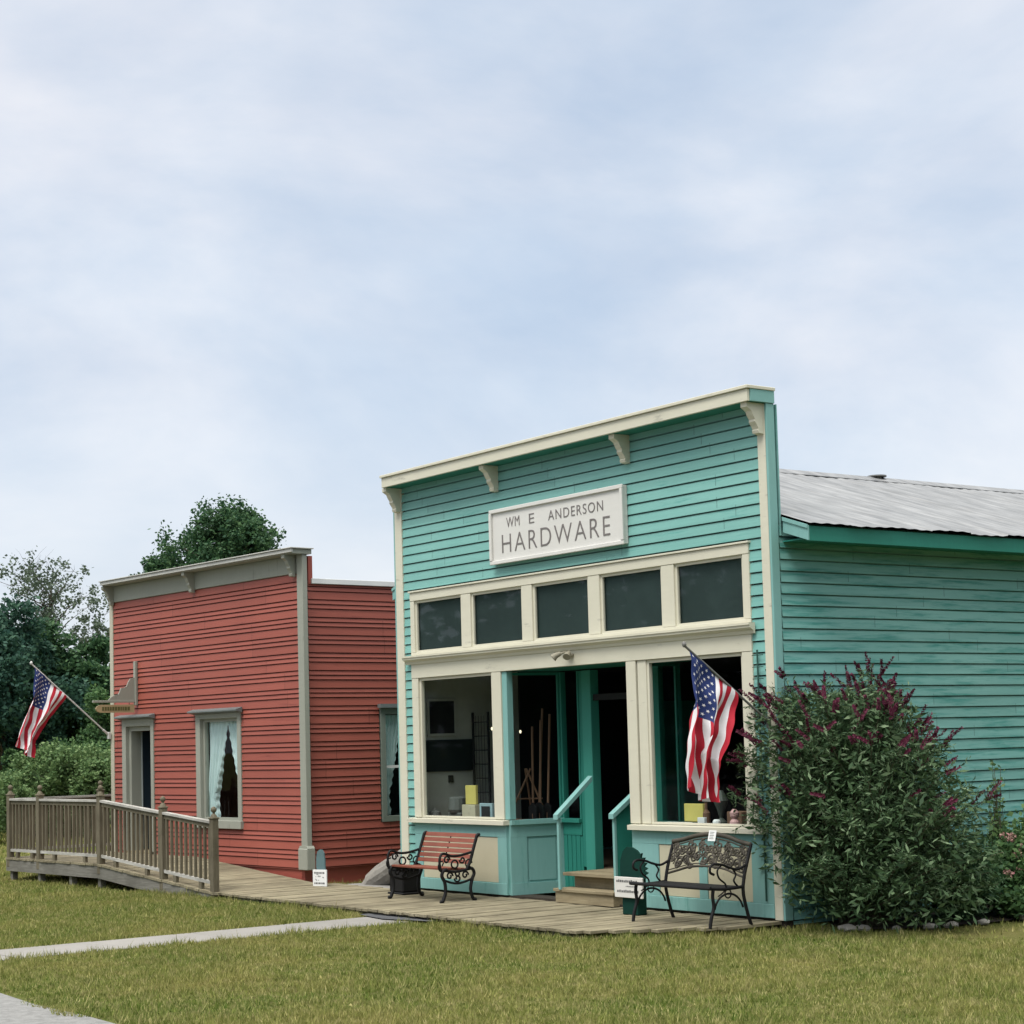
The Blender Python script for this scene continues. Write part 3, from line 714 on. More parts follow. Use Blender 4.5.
siding(mb, 2.42, 9, .28, 4.60, PAT, PER, off, along='y', face=0, sgn=1, proud=.019, groove=.014)
R_(mb, 'side_siding', redp)
mb = MB()
mb.box(-RW+.03, dx0, .035, .12, .3, 5.0); mb.box(dx0, dx1, .035, .12, dzt, 5.0); mb.box(dx1, wx0, .035, .12, .3, 5.0); mb.box(wx0, wx1, .035, .12, .3, wz0); mb.box(wx0, wx1, .035, .12, wz1, 5.0); mb.box(wx1, -.035, .035, .12, .3, 5.0)
mb.box(-.12, -.035, .121, 1.4, .3, 4.6); mb.box(-.12, -.035, 1.4, 2.42, .3, .92); mb.box(-.12, -.035, 1.4, 2.42, 2.72, 4.6); mb.box(-.12, -.035, 2.42, 9, .3, 4.6)
mb.box(-RW+.03, -RW+.11, .121, 9, .3, 4.6); mb.box(-RW+.11, -.12, 8.9, 9, .3, 4.6)
R_(mb, 'wall_core', redtrim)
mb = MB(); mb.box(-RW, -.1, .02, 8.95, .0, .3); mb.box(-.13, -.05, .02, 8.95, .0, .279); R_(mb, 'foundation', redtrim)
mb = MB(); mb.box(-RW+.05, .02, .125, 9.1, 4.62, 4.66); R_(mb, 'roof', roofm)
mb = MB(); mb.bbox(-.0, .06, .17, 9.12, 4.605, 4.685, .004); R_(mb, 'roof_edge', whitep)
mb = MB(); mb.box(-.005, .03, .125, .20, 4.60, 5.03); mb.box(-RW+.02, -.006, .121, .19, 4.66, 5.03); R_(mb, 'parapet_back', redtrim)
# frieze, cornice, brackets, corner post
mb = MB(); mb.bbox(-RW+.05, -.09, -.03, .03, 4.765, 5.04, .004); R_(mb, 'frieze', taupe)
mb = MB(); mb.bbox(-RW+.10, .17, -.27, -.235, 5.06, 5.115, .003); mb.bbox(-RW+.08, .19, -.29, .13, 5.118, 5.135, .003); rc = R_(mb, 'cornice', plain('cornice_light_paint', (.44, .44, .41), .6))
mb = MB(); mb.box(-RW+.12, .15, -.234, .11, 5.045, 5.112); R_(mb, 'cornice_soffit', taupe)
for x in (-6.02, -3.18, -.13):
    bracket_mb(x, .085, .20, 5.043, .33, -.031).build('bracket', taupe, rc)
mb = MB(); mb.bbox(-.045, .115, -.04, .05, .32, 5.043, .006); R_(mb, 'corner_post', taupe)
mb = MB(); mb.bbox(-.09, .155, -.075, .08, .28, .60, .01); mb.prism([(-.09, .6), (.155, .6), (.125, .64), (-.06, .64)], 'y', -.06, .07); R_(mb, 'corner_post_base', taupe)
mb = MB(); mb.bbox(-RW-.02, -RW+.10, -.03, .06, .3, 5.043, .006); R_(mb, 'corner_trim', paint('pale_corner_paint', (.45, .43, .34), None, None, 0, var=.08))
# front window
def framed(name, x0, x1, z0, z1, gx0, gx1, gz0, gz1, mat, hood=True, rail=None):
    mb = MB(); mb.bbox(x0, gx0, -.035, .05, z0, z1, .004); mb.bbox(gx1, x1, -.035, .05, z0, z1, .004); mb.bbox(gx0, gx1, -.035, .05, gz1, z1, .004)
    mb.bbox(x0-.02, x1+.02, -.07, .05, z0-.0, gz0, .004) if z0 < gz0 else None
    fr = R_(mb, name, mat)
    if hood:
        mb = MB(); mb.prism([(-.036, z1-.0), (-.15, z1+.03), (-.15, z1+.05), (-.036, z1+.085)], 'x', x0-.07, x1+.07); mb.build('hood', greyhood, fr)
    return fr
fr = framed('window_frame', -3.17, -1.76, .86, 2.70, -3.03, -1.87, .985, 2.62, taupe)
mb = MB(); mb.box(-3.03, -2.98, .03, .10, .985, 2.62); mb.box(-1.91, -1.87, .03, .10, .985, 2.62); mb.box(-2.98, -1.91, .03, .10, 2.57, 2.62); mb.box(-2.98, -1.91, .03, .10, .985, 1.03)
mb.build('sash', taupe, fr)
MB().add([(-2.99, .07, 1.0), (-1.9, .07, 1.0), (-1.9, .07, 2.6), (-2.99, .07, 2.6)], [(0, 1, 2, 3)]).build('pane', panered, fr)
# door: open doorway with pale jambs and inner door edge
fr = framed('door_frame', -5.72, -4.60, .42, 2.68, -5.58, -4.70, .42, 2.56, taupe)
mb = MB(); mb.box(-5.579, -5.50, .03, .22, .42, 2.56); mb.box(-5.499, -4.70, .03, .22, 2.48, 2.559); mb.box(-4.77, -4.701, .03, .22, .42, 2.479); mb.build('jamb', taupe, fr)
mb = MB(); mb.bbox(-5.54, -5.49, .24, 1.05, .44, 2.47, .004); dd = mb.build('door', plain('blue_black_door', (.02, .035, .05), .5), red)
mb = MB(); mb.bbox(-5.54, -5.475, .222, .239, .44, 2.47, .002); mb.build('door_edge', plain('pale_edge', (.30, .34, .34), .5), dd)
mb = MB(); mb.box(-5.58, -4.70, -.05, .5, .385, .42); R_(mb, 'threshold', stepm)
# side window
mb = MB(); y0, y1 = 1.42, 2.40
for q in ((y0, y0+.09, .93, 2.70), (y1-.09, y1, .93, 2.70), (y0+.09, y1-.09, 2.60, 2.70), (y0+.09, y1-.09, .93, 1.02)): mb.bbox(-.02, .035, q[0], q[1], q[2], q[3], .003)
fr = R_(mb, 'side_window', paint('grey_green_paint', (.17, .20, .17), None, None, 0, var=.08))
mb = MB(); mb.box(-.05, -.01, y0+.09, y1-.09, 1.76, 1.80); mb.box(-.05, -.01, y0+.09, y0+.12, 1.02, 2.6); mb.build('sash', whitep, fr)
mb = MB(); mb.prism([(y0-.06, 2.70), (y1+.06, 2.70), (y1+.06, 2.76), (y0-.06, 2.76)], 'x', .036, .12); mb.build('hood', greyhood, fr)
MB().add([(-.03, y0+.09, 1.02), (-.03, y1-.09, 1.02), (-.03, y1-.09, 2.6), (-.03, y0+.09, 2.6)], [(0, 1, 2, 3)]).build('pane', panered, fr)
# interior
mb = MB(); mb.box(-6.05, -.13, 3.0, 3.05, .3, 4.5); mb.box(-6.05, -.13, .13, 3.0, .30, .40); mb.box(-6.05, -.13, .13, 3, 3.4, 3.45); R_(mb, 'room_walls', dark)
# curtains
def curtain(name, label, P, side, w, h, parent_loc, rz, group, kmin=.3):
    """P(u,z)->local; panel gathered lower down toward its side"""
    nx, nz = 46, 60; mb = MB(); vs = []
    for j in range(nz+1):
        t = j/nz                          # 0 top .. 1 bottom
        if t < .80: k = 1-(1-kmin)*math.pow(t/.80, 1.15)
        else: k = kmin+.08*(t-.80)/.20
        for i in range(nx+1):
            s_ = i/nx
            u = s_*w*k*(1.0+.02*sin(40*t)*s_)
            if s_ > .9: u += .012*sin(t*75)
            y = .034*sin(s_*2*PI*5+t*1.5)*(.5+.8*(1-k))+.008*sin(s_*40+t*9)
            x = u if side < 0 else w*2-u
            vs.append(P(x, y, h*(1-t)))
    fs = [(j*(nx+1)+i, j*(nx+1)+i+1, (j+1)*(nx+1)+i+1, (j+1)*(nx+1)+i) for j in range(nz) for i in range(nx)]
    mb.add(vs, fs); o = mb.build(name, curtm, None, True); o.location = parent_loc; o.rotation_euler = (0, 0, rz)
    return tag(o, label, 'curtain', group)
curtain('lace_curtain', 'left panel of the pale blue curtains in the front window of the red shop', lambda x, y, z: (x, y, z), -1, .62, 1.60, rw(-3.02, .13, 1.0), RT, 'curtains in the red shop windows', .42)
curtain('lace_curtain', 'right panel of the pale blue curtains in the front window of the red shop', lambda x, y, z: (x, y, z), 1, .585, 1.60, rw(-3.02, .13, 1.0), RT, 'curtains in the red shop windows', .16)
curtain('lace_curtain', 'pale curtain in the side window of the red shop facing the gap', lambda x, y, z: (y, x, z), -1, .42, 1.56, rw(-.12, 1.51, 1.03), RT, 'curtains in the red shop windows')
# lace valance line top handled by curtain tops

# ---- projecting sign with scroll bracket
ps = thing('projecting_sign', 'small ochre hanging board under a scrolled bracket beside the red shop door', 'sign', rw(-5.18, -.02, 2.8), RT)
mb = MB(); mb.bbox(-.035, .035, -.05, -.0, .12, .88, .006); mb.build('wall_plate', taupe, ps)
mb = MB(); mb.bbox(-.02, .02, -.84, -.051, .17, .21, .004); mb.build('arm', taupe, ps)
mb = MB(); mb.prism([(-.051, .211), (-.55, .211), (-.49, .27), (-.42, .30), (-.36, .31), (-.33, .36), (-.31, .42), (-.24, .43), (-.20, .45), (-.17, .52), (-.13, .58), (-.051, .60)], 'x', -.012, .012); mb.build('scroll_bracket', taupe, ps)
mb = MB(); bd = [(-.06, .0), (-.06, .135)]+[(-.70, .135), (-.76, .11), (-.79, .067), (-.76, .025), (-.70, .0)]
mb.prism(bd, 'x', -.018, .018); brd = mb.build('board', ochre, ps)
mb = MB()
xx = -.15; r_ = random.Random(2)
for k in range(11):
    w_ = r_.uniform(.025, .045); mb.box(.0185, .021, xx-w_, xx, .035, .10); xx -= w_+.012
mb.build('painted_marks', plain('olive_mark', (.10, .10, .03), .7), brd)
mb = MB(); mb.tube([(0, -.15, .13), (0, -.15, .175)], .006); mb.tube([(0, -.68, .13), (0, -.68, .175)], .006); mb.build('hanger', ironm, ps)

# ==================================================================== RAMP DECK (red local frame)
deck = thing('wooden_ramp', 'grey weathered wooden deck and ramp with railings before the red shop door', 'ramp', (RCX, RCY, 0), RT)
YF = -1.79; XL = -6.50
def dz(x): return .385 if x < -3.12 else (.385-(x+3.12)/(3.12+.42)*.29 if x < .42 else .095)
mb = MB(); x = XL; rr = random.Random(11)
while x < .44:
    w = .136
    j = rr.uniform(-.002, .002); a, b_ = x, x+w-.008
    za, zb = dz(a)+j, dz(b_)+j
    y1 = -.045 if x > -RW-.15 else .6
    y0 = YF-.06+rr.uniform(-.01, .01)
    mb.hexa([(a, y0, za-.035), (b_, y0, zb-.035), (b_, y1, zb-.035), (a, y1, za-.035), (a, y0, za), (b_, y0, zb), (b_, y1, zb), (a, y1, za)])
    x += w
mb.build('decking', deckm, deck)
def skirt(x0, x1):
    mb = MB(); za, zb = dz(x0)-.037, dz(x1)-.037
    h0 = min(.19, za+.02); h1 = min(.19, zb+.02)
    mb.hexa([(x0+.003, YF-.045, za-h0), (x1-.003, YF-.045, zb-h1), (x1-.003, YF-.01, zb-h1), (x0+.003, YF-.01, za-h0), (x0+.003, YF-.045, za), (x1-.003, YF-.045, zb), (x1-.003, YF-.01, zb), (x0+.003, YF-.01, za)])
    mb.build('skirt_board', skirtm, deck)
skirt(XL, -3.12); skirt(-3.12, -1.1); skirt(-1.1, .42)
mb = MB(); mb.box(XL, XL+.04, YF, .6, .16, .345); mb.build('skirt_board', skirtm, deck)
for x in (-6.42, -5.35, -4.2, -3.2): 
    mb = MB(); mb.box(x, x+.09, YF-.005, YF+.09, 0, .345); mb.build('deck_leg', skirtm, deck)
def rpost(x, y, h=1.0):
    z = dz(x)
    mb = MB(); mb.bbox(x-.05, x+.05, y-.05, y+.05, z-.16 if y < -1.5 else z, z+h+.05, .006)
    mb.bbox(x-.06, x+.06, y-.06, y+.06, z+h+.05, z+h+.075, .006)
    p = mb.build('railing_post', railm, deck)
    mb = MB(); mb.lathe([(.055, 0), (.04, .03), (.018, .055), (.018, .065), (.032, .078), (.042, .10), (.042, .118), (.03, .14), (.012, .152), (.002, .154)], (x, y, z+h+.076)); mb.build('finial', railm, p)
posts = [-6.42, -5.27, -3.10, -1.10, .38]
for x in posts: rpost(x, YF, 1.0 if x < -1 else .98)
def rail_run(p, q, mat_top=handrailm):
    (x0, y0), (x1, y1) = p, q; za, zb = dz(x0), dz(x1)
    d = Vector((x1-x0, y1-y0, 0)); L = d.length; d.normalize(); n = Vector((-d.y, d.x, 0))
    def slab(mb, t0, t1, w, z_lo, z_hi):
        A = Vector((x0, y0, 0))+d*t0; Bq = Vector((x0, y0, 0))+d*t1
        zA = za+(zb-za)*t0/L; zB = za+(zb-za)*t1/L
        pts = []
        for zz in (z_lo, z_hi):
            pts += [(*(A-n*w).xy, zA+zz), (*(Bq-n*w).xy, zB+zz), (*(Bq+n*w).xy, zB+zz), (*(A+n*w).xy, zA+zz)]
        return mb.hexa(pts)
    mb = MB(); slab(mb, .052, L-.052, .045, .965, 1.0); mb.build('top_rail', mat_top, deck)
    mb = MB(); slab(mb, .053, L-.053, .018, .90, .963); mb.build('sub_rail', railm, deck)
    mb = MB(); slab(mb, .052, L-.052, .025, .10, .145); mb.build('bottom_rail', handrailm, deck)
    for k in range(1, max(2, int(L/.9))+1):
        t = L*(k-.5)/max(2, int(L/.9)); mb = MB(); slab(mb, t-.04, t+.04, .025, .002, .098); mb.build('rail_block', railm, deck)
    n_ = int(round((L-.1)/.135)); 
    for k in range(n_):
        t = .05+(L-.1)*(k+.5)/n_
        mb = MB(); slab(mb, t-.018, t+.018, .018, .147, .898); BAL.append(mb)
BAL = []
for i in range(4): rail_run((posts[i], YF), (posts[i+1], YF))
rail_run((-6.42, YF), (-6.42, -.10)); rpost(-6.42, -.10, 1.02); rail_run((-6.42, -.10), (-6.42, .55))
for mb in BAL[:98]: mb.build('baluster', railm, deck)
if len(BAL) > 98:
    m2 = MB()
    for q in BAL[98:]: m2.add(q.v, q.f)
    m2.build('baluster', railm, deck)

# ==================================================================== FLAGS
def star_pts(r):
    return [(r*(1 if k % 2 == 0 else .38)*sin(PI*k/5), r*(1 if k % 2 == 0 else .38)*cos(PI*k/5)) for k in range(10)]
def flag(name, label, loc, rz, base, tip, hoist, fly, polemat, shape, seed):
    """pole leans out from the wall in the local y-z plane; cloth hangs from its upper part"""
    t_ = thing(name, label, 'flag', loc, rz)
    mb = MB(); mb.tube([base, tip], .014, 8); mb.build('pole', polemat, t_)
    bv = Vector(base); tv = Vector(tip); d = (bv-tv).normalized()
    mb = MB(); c = tv; mb.lathe([(.012, -.03), (.02, -.02), (.026, 0), (.02, .02), (.004, .035)], (c.x, c.y, c.z+.01), 10); mb.build('finial', polemat, t_)
    mb = MB(); mb.bbox(base[0]-.03, base[0]+.03, base[1]-.02, base[1]+.03, base[2]-.07, base[2]+.05, .005); mb.tube([bv, bv-d*.14], .022, 8); mb.build('pole_bracket', polemat, t_)
    off = .07
    def P(u, v):      # u fly 0..1, v hoist 0..1 (0 = tip side, canton)
        s = hoist*v
        p = tv+d*(off+s)
        return shape(p, u, v, fly, d)
    nu, nv = 80, 78
    vs = []; fs = []; mi = []
    for j in range(nv+1):
        for i in range(nu+1): vs.append(P(i/nu, j/nv))
    mb = MB()
    for j in range(nv):
        st = int(j/nv*13)
        for i in range(nu):
            u = (i+.5)/nu
            m_ = 2 if (u < .4 and st < 7) else (0 if st % 2 == 0 else 1)
            a = j*(nu+1)+i; fs.append((a, a+1, a+nu+2, a+nu+1)); mi.append(m_)
    mb.v = [tuple(v) for v in vs]; mb.f = fs; mb.m = mi
    # stars, both faces
    sp = star_pts(1)
    for row in range(9):
        for k in range(6 if row % 2 == 0 else 5):
            uu = (.4/12)*(2*k+1+(row % 2)); vv = (7/13)*(row+1)/10
            for side in (1, -1):
                P0 = P(uu, vv); du = (P(uu+.01, vv)-P0)/(.01*fly); dv = (P(uu, vv+.01)-P0)/(.01*hoist)
                n = du.cross(dv).normalized()*.004*side
                r = .021
                pts = [P0+du*(a*r)+dv*(b__*r)+n for a, b__ in sp]
                mb.add([P0+n]+pts, [(0, 1+q, 1+(q+1) % 10) for q in range(10)], 1)
    mb.build('flag_cloth', [flagred, flagwhite, flagblue], t_, True)
    return t_
def shape_right(p, u, v, fly, d):
    drop = u*fly
    k = min(1, u*1.6)**1.2
    ph_ = v*2*PI*2.0+u*2.6
    amp = .085*min(1, u*2.2)
    x = p.x+amp*sin(ph_)+.03*sin(u*5)
    y = p.y-.36*k*v+.045*min(1, u*2)*sin(ph_+1.2)-.03*sin(u*PI)
    x += .012*sin(u*19+v*8)+.008*sin(u*31-v*13); y += .008*sin(u*17-v*7)
    return Vector((x, y, p.z-drop+.30*v*u+.05*(v-.5)**2*4*u))
flag('wall_flag', 'large stars and stripes flag hanging from a slanted pole at the right shop window', (7.46, 0, 2.25), 0, (0, -.03, .0), (0, -1.22, .83), .84, 1.50, poledark, shape_right, 1)
def shape_left(p, u, v, fly, d):
    k = min(1, u*1.4)
    ph_ = v*2*PI*1.6+u*3.0
    amp = .08*min(1, u*2.5)
    x = p.x+amp*sin(ph_)+.03*sin(u*6)
    y = p.y-.30*u-.36*k*v+.04*min(1, u*2)*sin(ph_+1.0)+.10*sin(u*PI)*(1-v)*.3
    x += .012*sin(u*19+v*8)+.008*sin(u*31-v*13); y += .008*sin(u*17-v*7)
    return Vector((x, y, p.z-fly*u*.93+.30*u*v))
fx = rw(-6.12, 0, 2.43)
flag('wall_flag', 'stars and stripes flag blowing outward at the far left corner of the red shop', fx, RT, (0, -.08, .0), (0, -1.53, 1.25), .80, 1.45, polewhite, shape_left, 2)

# ==================================================================== BENCHES
def arc(cx, cz, r, a0, a1, n=14, r1=None):
    return [((cx+(r if r1 is None else r+(r1-r)*i/(n-1))*cos(rad(a0+(a1-a0)*i/(n-1)))), (cz+(r if r1 is None else r+(r1-r)*i/(n-1))*sin(rad(a0+(a1-a0)*i/(n-1))))) for i in range(n)]
def spline(pts, n=8):
    out = []; P4 = [pts[0]]+list(pts)+[pts[-1]]
    for i in range(1, len(P4)-2):
        p0, p1, p2, p3 = P4[i-1], P4[i], P4[i+1], P4[i+2]
        for k in range(n):
            t = k/n
            out.append(tuple(.5*((2*p1[c])+(-p0[c]+p2[c])*t+(2*p0[c]-5*p1[c]+4*p2[c]-p3[c])*t*t+(-p0[c]+3*p1[c]-3*p2[c]+p3[c])*t**3) for c in range(len(p1))))
    out.append(tuple(pts[-1])); return out
# red slatted bench, origin = front-left foot corner on boards, x along, +y to the wall
L_ = 1.30
rb = thing('slatted_bench', 'red slatted bench with black scrolled iron ends below the left shop window', 'bench', (1.17, -1.02, DZ))
for x in (0.03, L_-.03):
    mb = MB()
    def T(pts, r, n=7): mb.tube([(x, p[0], p[1]) for p in pts], r, n)
    T(spline([(-.05, .02), (-.02, .015), (.0, .05), (.03, .14), (.02, .26), (-.02, .34), (.0, .40), (.06, .42)]), .023)      # front leg
    T(spline([(.50, .02), (.47, .015), (.44, .06), (.42, .16), (.45, .28), (.48, .35), (.46, .40), (.42, .42)]), .022)        # rear leg
    T(spline([(.02, .41), (.2, .385), (.42, .41)]), .018)
    T(spline([(.36, .40), (.42, .50), (.47, .64), (.52, .78), (.54, .83), (.58, .84)]), .021)                                 # back upright
    T(spline([(-.03, .40), (-.05, .50), (-.04, .58), (-.01, .62), (.04, .62), (.12, .59), (.24, .585), (.34, .60), (.44, .62)]), .017)  # arm
    for (cx, cz, r, a0, a1) in ((.06, .54, .05, 0, 420), (.30, .53, .045, 180, 560), (.18, .48, .05, 0, 360), (.10, .335, .05, 0, 400), (.22, .30, .05, -180, 220), (.34, .335, .05, 0, 400), (.22, .36, .03, 0, 360)):
        T(arc(cx, cz, r, a0, a1, 20, r*.35 if a1-a0 > 361 else None), .0125, 6)
    T(spline([(.03, .28), (.12, .25), (.22, .235), (.33, .25), (.44, .28)]), .016, 6)
    T(arc(.0, .46, .07, 90, 330), .01, 5); T(arc(.40, .48, .05, 0, 300), .01, 5)
    mb.build('iron_end', ironm, rb, True)
for k in range(5):
    y = .0+.09*k; z = .415+(.0 if k else .0)-.006*k
    mb = MB(); mb.bbox(.035, L_-.045, y, y+.068, z, z+.026, .004); mb.build('seat_slat', slatm, rb)
for k in range(6):
    t = .47+.066*k; y = .405+(t-.47)*.42
    mb = MB(); a_, b_ = .035, L_-.045; mb.hexa([(a_, y, t), (b_, y, t), (b_, y+.022, t-.005), (a_, y+.022, t-.005), (a_, y+.02, t+.05), (b_, y+.02, t+.05), (b_, y+.042, t+.045), (a_, y+.042, t+.045)])
    mb.build('back_slat', slatm, rb)
mb = MB(); mb.tube([(L_*.5, .40, .42), (L_*.5, .44, .5), (L_*.5, .55, .80)], .009, 6); mb.build('centre_brace', ironm, rb)

# black iron bench
bb_ = thing('iron_bench', 'ornate dark cast iron bench with scrolled back below the right shop window', 'bench', (6.2, -1.0, DZ))
L_ = 1.33
def back_y(z): return .47+(z-.42)*.28
for x in (.03, L_-.03):
    mb = MB()
    def T(pts, r, n=7): mb.tube([(x, p[0], p[1]) for p in pts], r, n)
    T(spline([(-.03, .0), (-.01, .10), (.03, .22), (.02, .33), (.03, .40)]), .019)
    T(spline([(.56, .0), (.52, .10), (.48, .24), (.46, .34), (.46, .42)]), .019)
    T(spline([(-.04, .42), (.0, .415), (.2, .40), (.46, .41)]), .018)
    T(arc(.245, .14, .21, 15, 165, 16), .012, 6); T(arc(.24, .35, .045, 0, 360, 18), .008, 5)
    T(spline([(.10, .33), (.16, .36), (.20, .39)]), .008, 5)
    T(spline([(.46, .42), (.49, .55), (.55, .72), (.60, .86)]), .019)
    T(spline([(.53, .65), (.40, .60), (.28, .62), (.16, .66), (.05, .67), (-.0, .64), (-.0, .585), (.05, .56)]), .014)
    T(spline([(.16, .655), (.10, .60), (.12, .52), (.20, .46), (.22, .41)]), .010, 6); T(spline([(.30, .62), (.36, .55), (.33, .48), (.38, .42)]), .010, 6)
    mb.build('iron_end', ironm, bb_, True)
mb = MB()
for k in range(9): mb.bbox(.03, L_-.03, -.01+.052*k, .02+.052*k, .405, .418, .002)
mb.tube([(.0, -.03, .42), (L_, -.03, .42)], .019, 8); mb.build('seat', ironm, bb_)
mb = MB()
def BK(pts, r, n=6): mb.tube([(p[0], back_y(p[1]), p[1]) for p in pts], r, n)
BK(spline([(.03, .85), (.20, .875), (.40, .92), (L_/2, .945), (.93, .92), (1.13, .875), (L_-.03, .85)]), .026, 8)
BK(spline([(.03, .81), (.20, .835), (.40, .878), (L_/2, .90), (.93, .878), (1.13, .835), (L_-.03, .81)]), .009)
BK(spline([(.03, .50), (.20, .54), (.40, .585), (L_/2, .60), (.93, .585), (1.13, .54), (L_-.03, .50)]), .014, 8)
BK(spline([(.03, .535), (.20, .572), (.40, .615), (L_/2, .63), (.93, .615), (1.13, .572), (L_-.03, .535)]), .007)
mb.build('back_frame', bronzem, bb_, True)
mb = MB(); r_ = random.Random(4)
for k in range(6):
    cx = .14+k*.21
    base = .68+.045*(1-abs(cx-L_/2)/(L_/2))
    s = 1 if k % 2 == 0 else -1
    def sp(c, z, r, a0, turns, rr_=.0115): BK(arc(c, z, r, a0, a0+s*turns*360, 22, r*.2), rr_, 5)
    sp(cx, base+.05, .075, 30, 1.6); sp(cx+.05*s, base-.05, .06, 200, 1.5); sp(cx-.07*s, base-.02, .05, 90, 1.4); sp(cx-.05*s, base+.10, .05, 300, 1.3); sp(cx+.085*s, base+.06, .045, 150, 1.3)
    sp(cx+.03, base-.10, .045, 20, 1.2); sp(cx-.02, base+.13, .04, 70, 1.2)
    for a in range(0, 360, 60):
        BK([(cx, base), (cx+.09*cos(rad(a+k*20)), base+.10*sin(rad(a+k*20)))], .007, 5)
    for a in range(5):      # leaf plates
        ang = rad(a*72+r_.uniform(-20, 20)); c = (cx+.055*cos(ang), base+.08*sin(ang))
        pts = [(c[0]+.035*cos(ang), c[1]+.035*sin(ang)), (c[0]-.016*sin(ang), c[1]+.016*cos(ang)), (c[0]-.035*cos(ang), c[1]-.035*sin(ang)), (c[0]+.016*sin(ang), c[1]-.016*cos(ang))]
        vs = [(p[0], back_y(p[1])-.006, p[1]) for p in pts]+[(p[0], back_y(p[1])+.006, p[1]) for p in pts]
        mb.add(vs, [(0, 1, 2, 3), (7, 6, 5, 4), (0, 4, 5, 1), (1, 5, 6, 2), (2, 6, 7, 3), (3, 7, 4, 0)])
mb.build('scroll_back', bronzem, bb_, True)
mb = MB(); mb.box(-.06, .06, -.002, .002, -.06, .06); nt_ = mb.build('paper_notice', paper); nt_.location = (6.2+.70, -1.0+back_y(.93)-.03, DZ+.93); nt_.rotation_euler = (rad(-15), 0, 0)
tag(nt_, 'small white paper notice taped on the top rail of the iron bench', 'notice')
mb = MB()
for k in range(5): mb.box(-.04, .03-.01*(k % 2), -.0035, -.0028, .035-.018*k, .041-.018*k)
mb.build('print_lines', ink, nt_)

# ==================================================================== SMALL THINGS
# jagged green cutout on a box, holding a white board
cg = thing('cutout_sign_stand', 'dark green saw-edged cutout on a green post with a white notice board by the steps', 'sign', (5.62, -.52, DZ))
mb = MB(); pts = []
outl = [(-.20, .42), (-.21, .52), (-.20, .62), (-.15, .72), (-.08, .775), (.02, .77), (.10, .74)]
saw = [(.15, .70), (.19, .71), (.17, .66), (.24, .66), (.20, .61), (.27, .60), (.22, .56), (.28, .54), (.22, .51), (.29, .49), (.23, .46), (.27, .43), (.18, .41)]
mb.prism(outl+saw, 'y', -.012, .012); mb.build('green_cutout', cutgreen, cg)
mb = MB(); mb.bbox(-.14, .13, -.05, .10, .0, .42, .01); mb.build('green_post', cutgreen, cg)
mb = MB(); mb.bbox(-.23, .27, -.085, -.06, .20, .435, .004); nb = mb.build('notice_board', signw, cg)
mb = MB()
for (z, a, b_, h) in ((.375, -.19, .20, .03), (.325, -.02, .16, .012), (.26, -.18, .22, .03)):
    x = a; r_ = random.Random(int(z*100))
    while x < b_-.03:
        w_ = r_.uniform(.012, .03); mb.box(x, x+w_, -.0875, -.0855, z, z+h*r_.uniform(.7, 1)); x += w_+.009
mb.build('faint_print', ink, nb)
# slate cutout + white card near the red corner
st = thing('garden_stake_sign', 'white lettered card on a slate blue stake at the corner of the red shop', 'sign', (-1.52, -.52, DZ), rad(20))
mb = MB(); mb.prism([(-.07, .17), (-.085, .3), (-.08, .42), (-.06, .50), (-.02, .53), (.03, .525), (.06, .48), (.075, .38), (.08, .25), (.07, .17)], 'y', -.012, .012); mb.build('slate_cutout', slate, st)
mb = MB(); mb.bbox(-.13, .13, -.04, -.02, .0, .24, .003); nb = mb.build('card', paper, st)
mb = MB(); r_ = random.Random(8)
for z in (.045, .195): 
    x = -.10
    while x < .08:
        w_ = r_.uniform(.012, .03); mb.box(x, x+w_, -.0425, -.0405, z-.012, z+.012); x += w_+.008
for k in range(14):
    a = r_.uniform(-.09, .07); z = r_.uniform(.075, .17); mb.box(a, a+.02, -.0425, -.0405, z, z+.007)
mb.build('faint_print', ink, nb)
# rock
def rock(name, label, loc, size, seed, mat, slant=0, group=None, sub=3):
    import bmesh
    bm = bmesh.new(); bmesh.ops.create_icosphere(bm, subdivisions=sub, radius=1)
    for v in bm.verts:
        n = mnoise.noise(v.co*1.1+Vector((seed, 0, 0)))*.35+mnoise.noise(v.co*3+Vector((0, seed, 0)))*.10
        v.co *= (1+n)
        v.co.z = max(v.co.z, -.6)
        v.co = Vector((v.co.x*size[0], v.co.y*size[1], v.co.z*size[2]+slant*v.co.x*size[0]))
    me = bpy.data.meshes.new(name); bm.to_mesh(me); bm.free(); me.materials.append(mat)
    o = bpy.data.objects.new(name, me); COL.objects.link(o); o.location = loc
    return tag(o, label, 'rock' if group is None else 'stone', group)
rk_ = rock('boulder', 'large grey boulder lying in the gap between the two shops', (-.98, .55, .26), (.92, .42, .30), 3.1, rockm, .42)
mb = MB(); mb.bbox(-1.75, .2, -.10, .32, .0, .075, .02); mb.v = [(v[0]+.02*sin(v[1]*9), v[1], v[2]) for v in mb.v]
struct(mb.build('paving_slab', concrete))
r_ = random.Random(6)
spots = [(8.05, .36), (8.16, .50), (8.42, .72), (8.60, 1.02), (8.66, 1.30), (8.72, 1.75), (8.85, 2.35)]
wh = ['at the left end of the row under the bush', 'second from the left under the bush', 'third from the left under the bush', 'in the middle of the row below the bush', 'third from the right end below the bush', 'second from the right end of the row', 'at the right end of the row near the pink flowers']
for i, (x, y) in enumerate(spots):
    s_ = r_.uniform(.05, .10)
    rock('edging_stone', 'pale edging stone '+wh[i], (x+r_.uniform(-.03, .03)+.12, y-.05, .03), (s_*1.2, s_, s_*.6), 10+i*3.3, stonem, 0, 'pale stones edging the flower bed', 2)
mb = MB(); n = 24; cx, cy = 8.15, 1.3
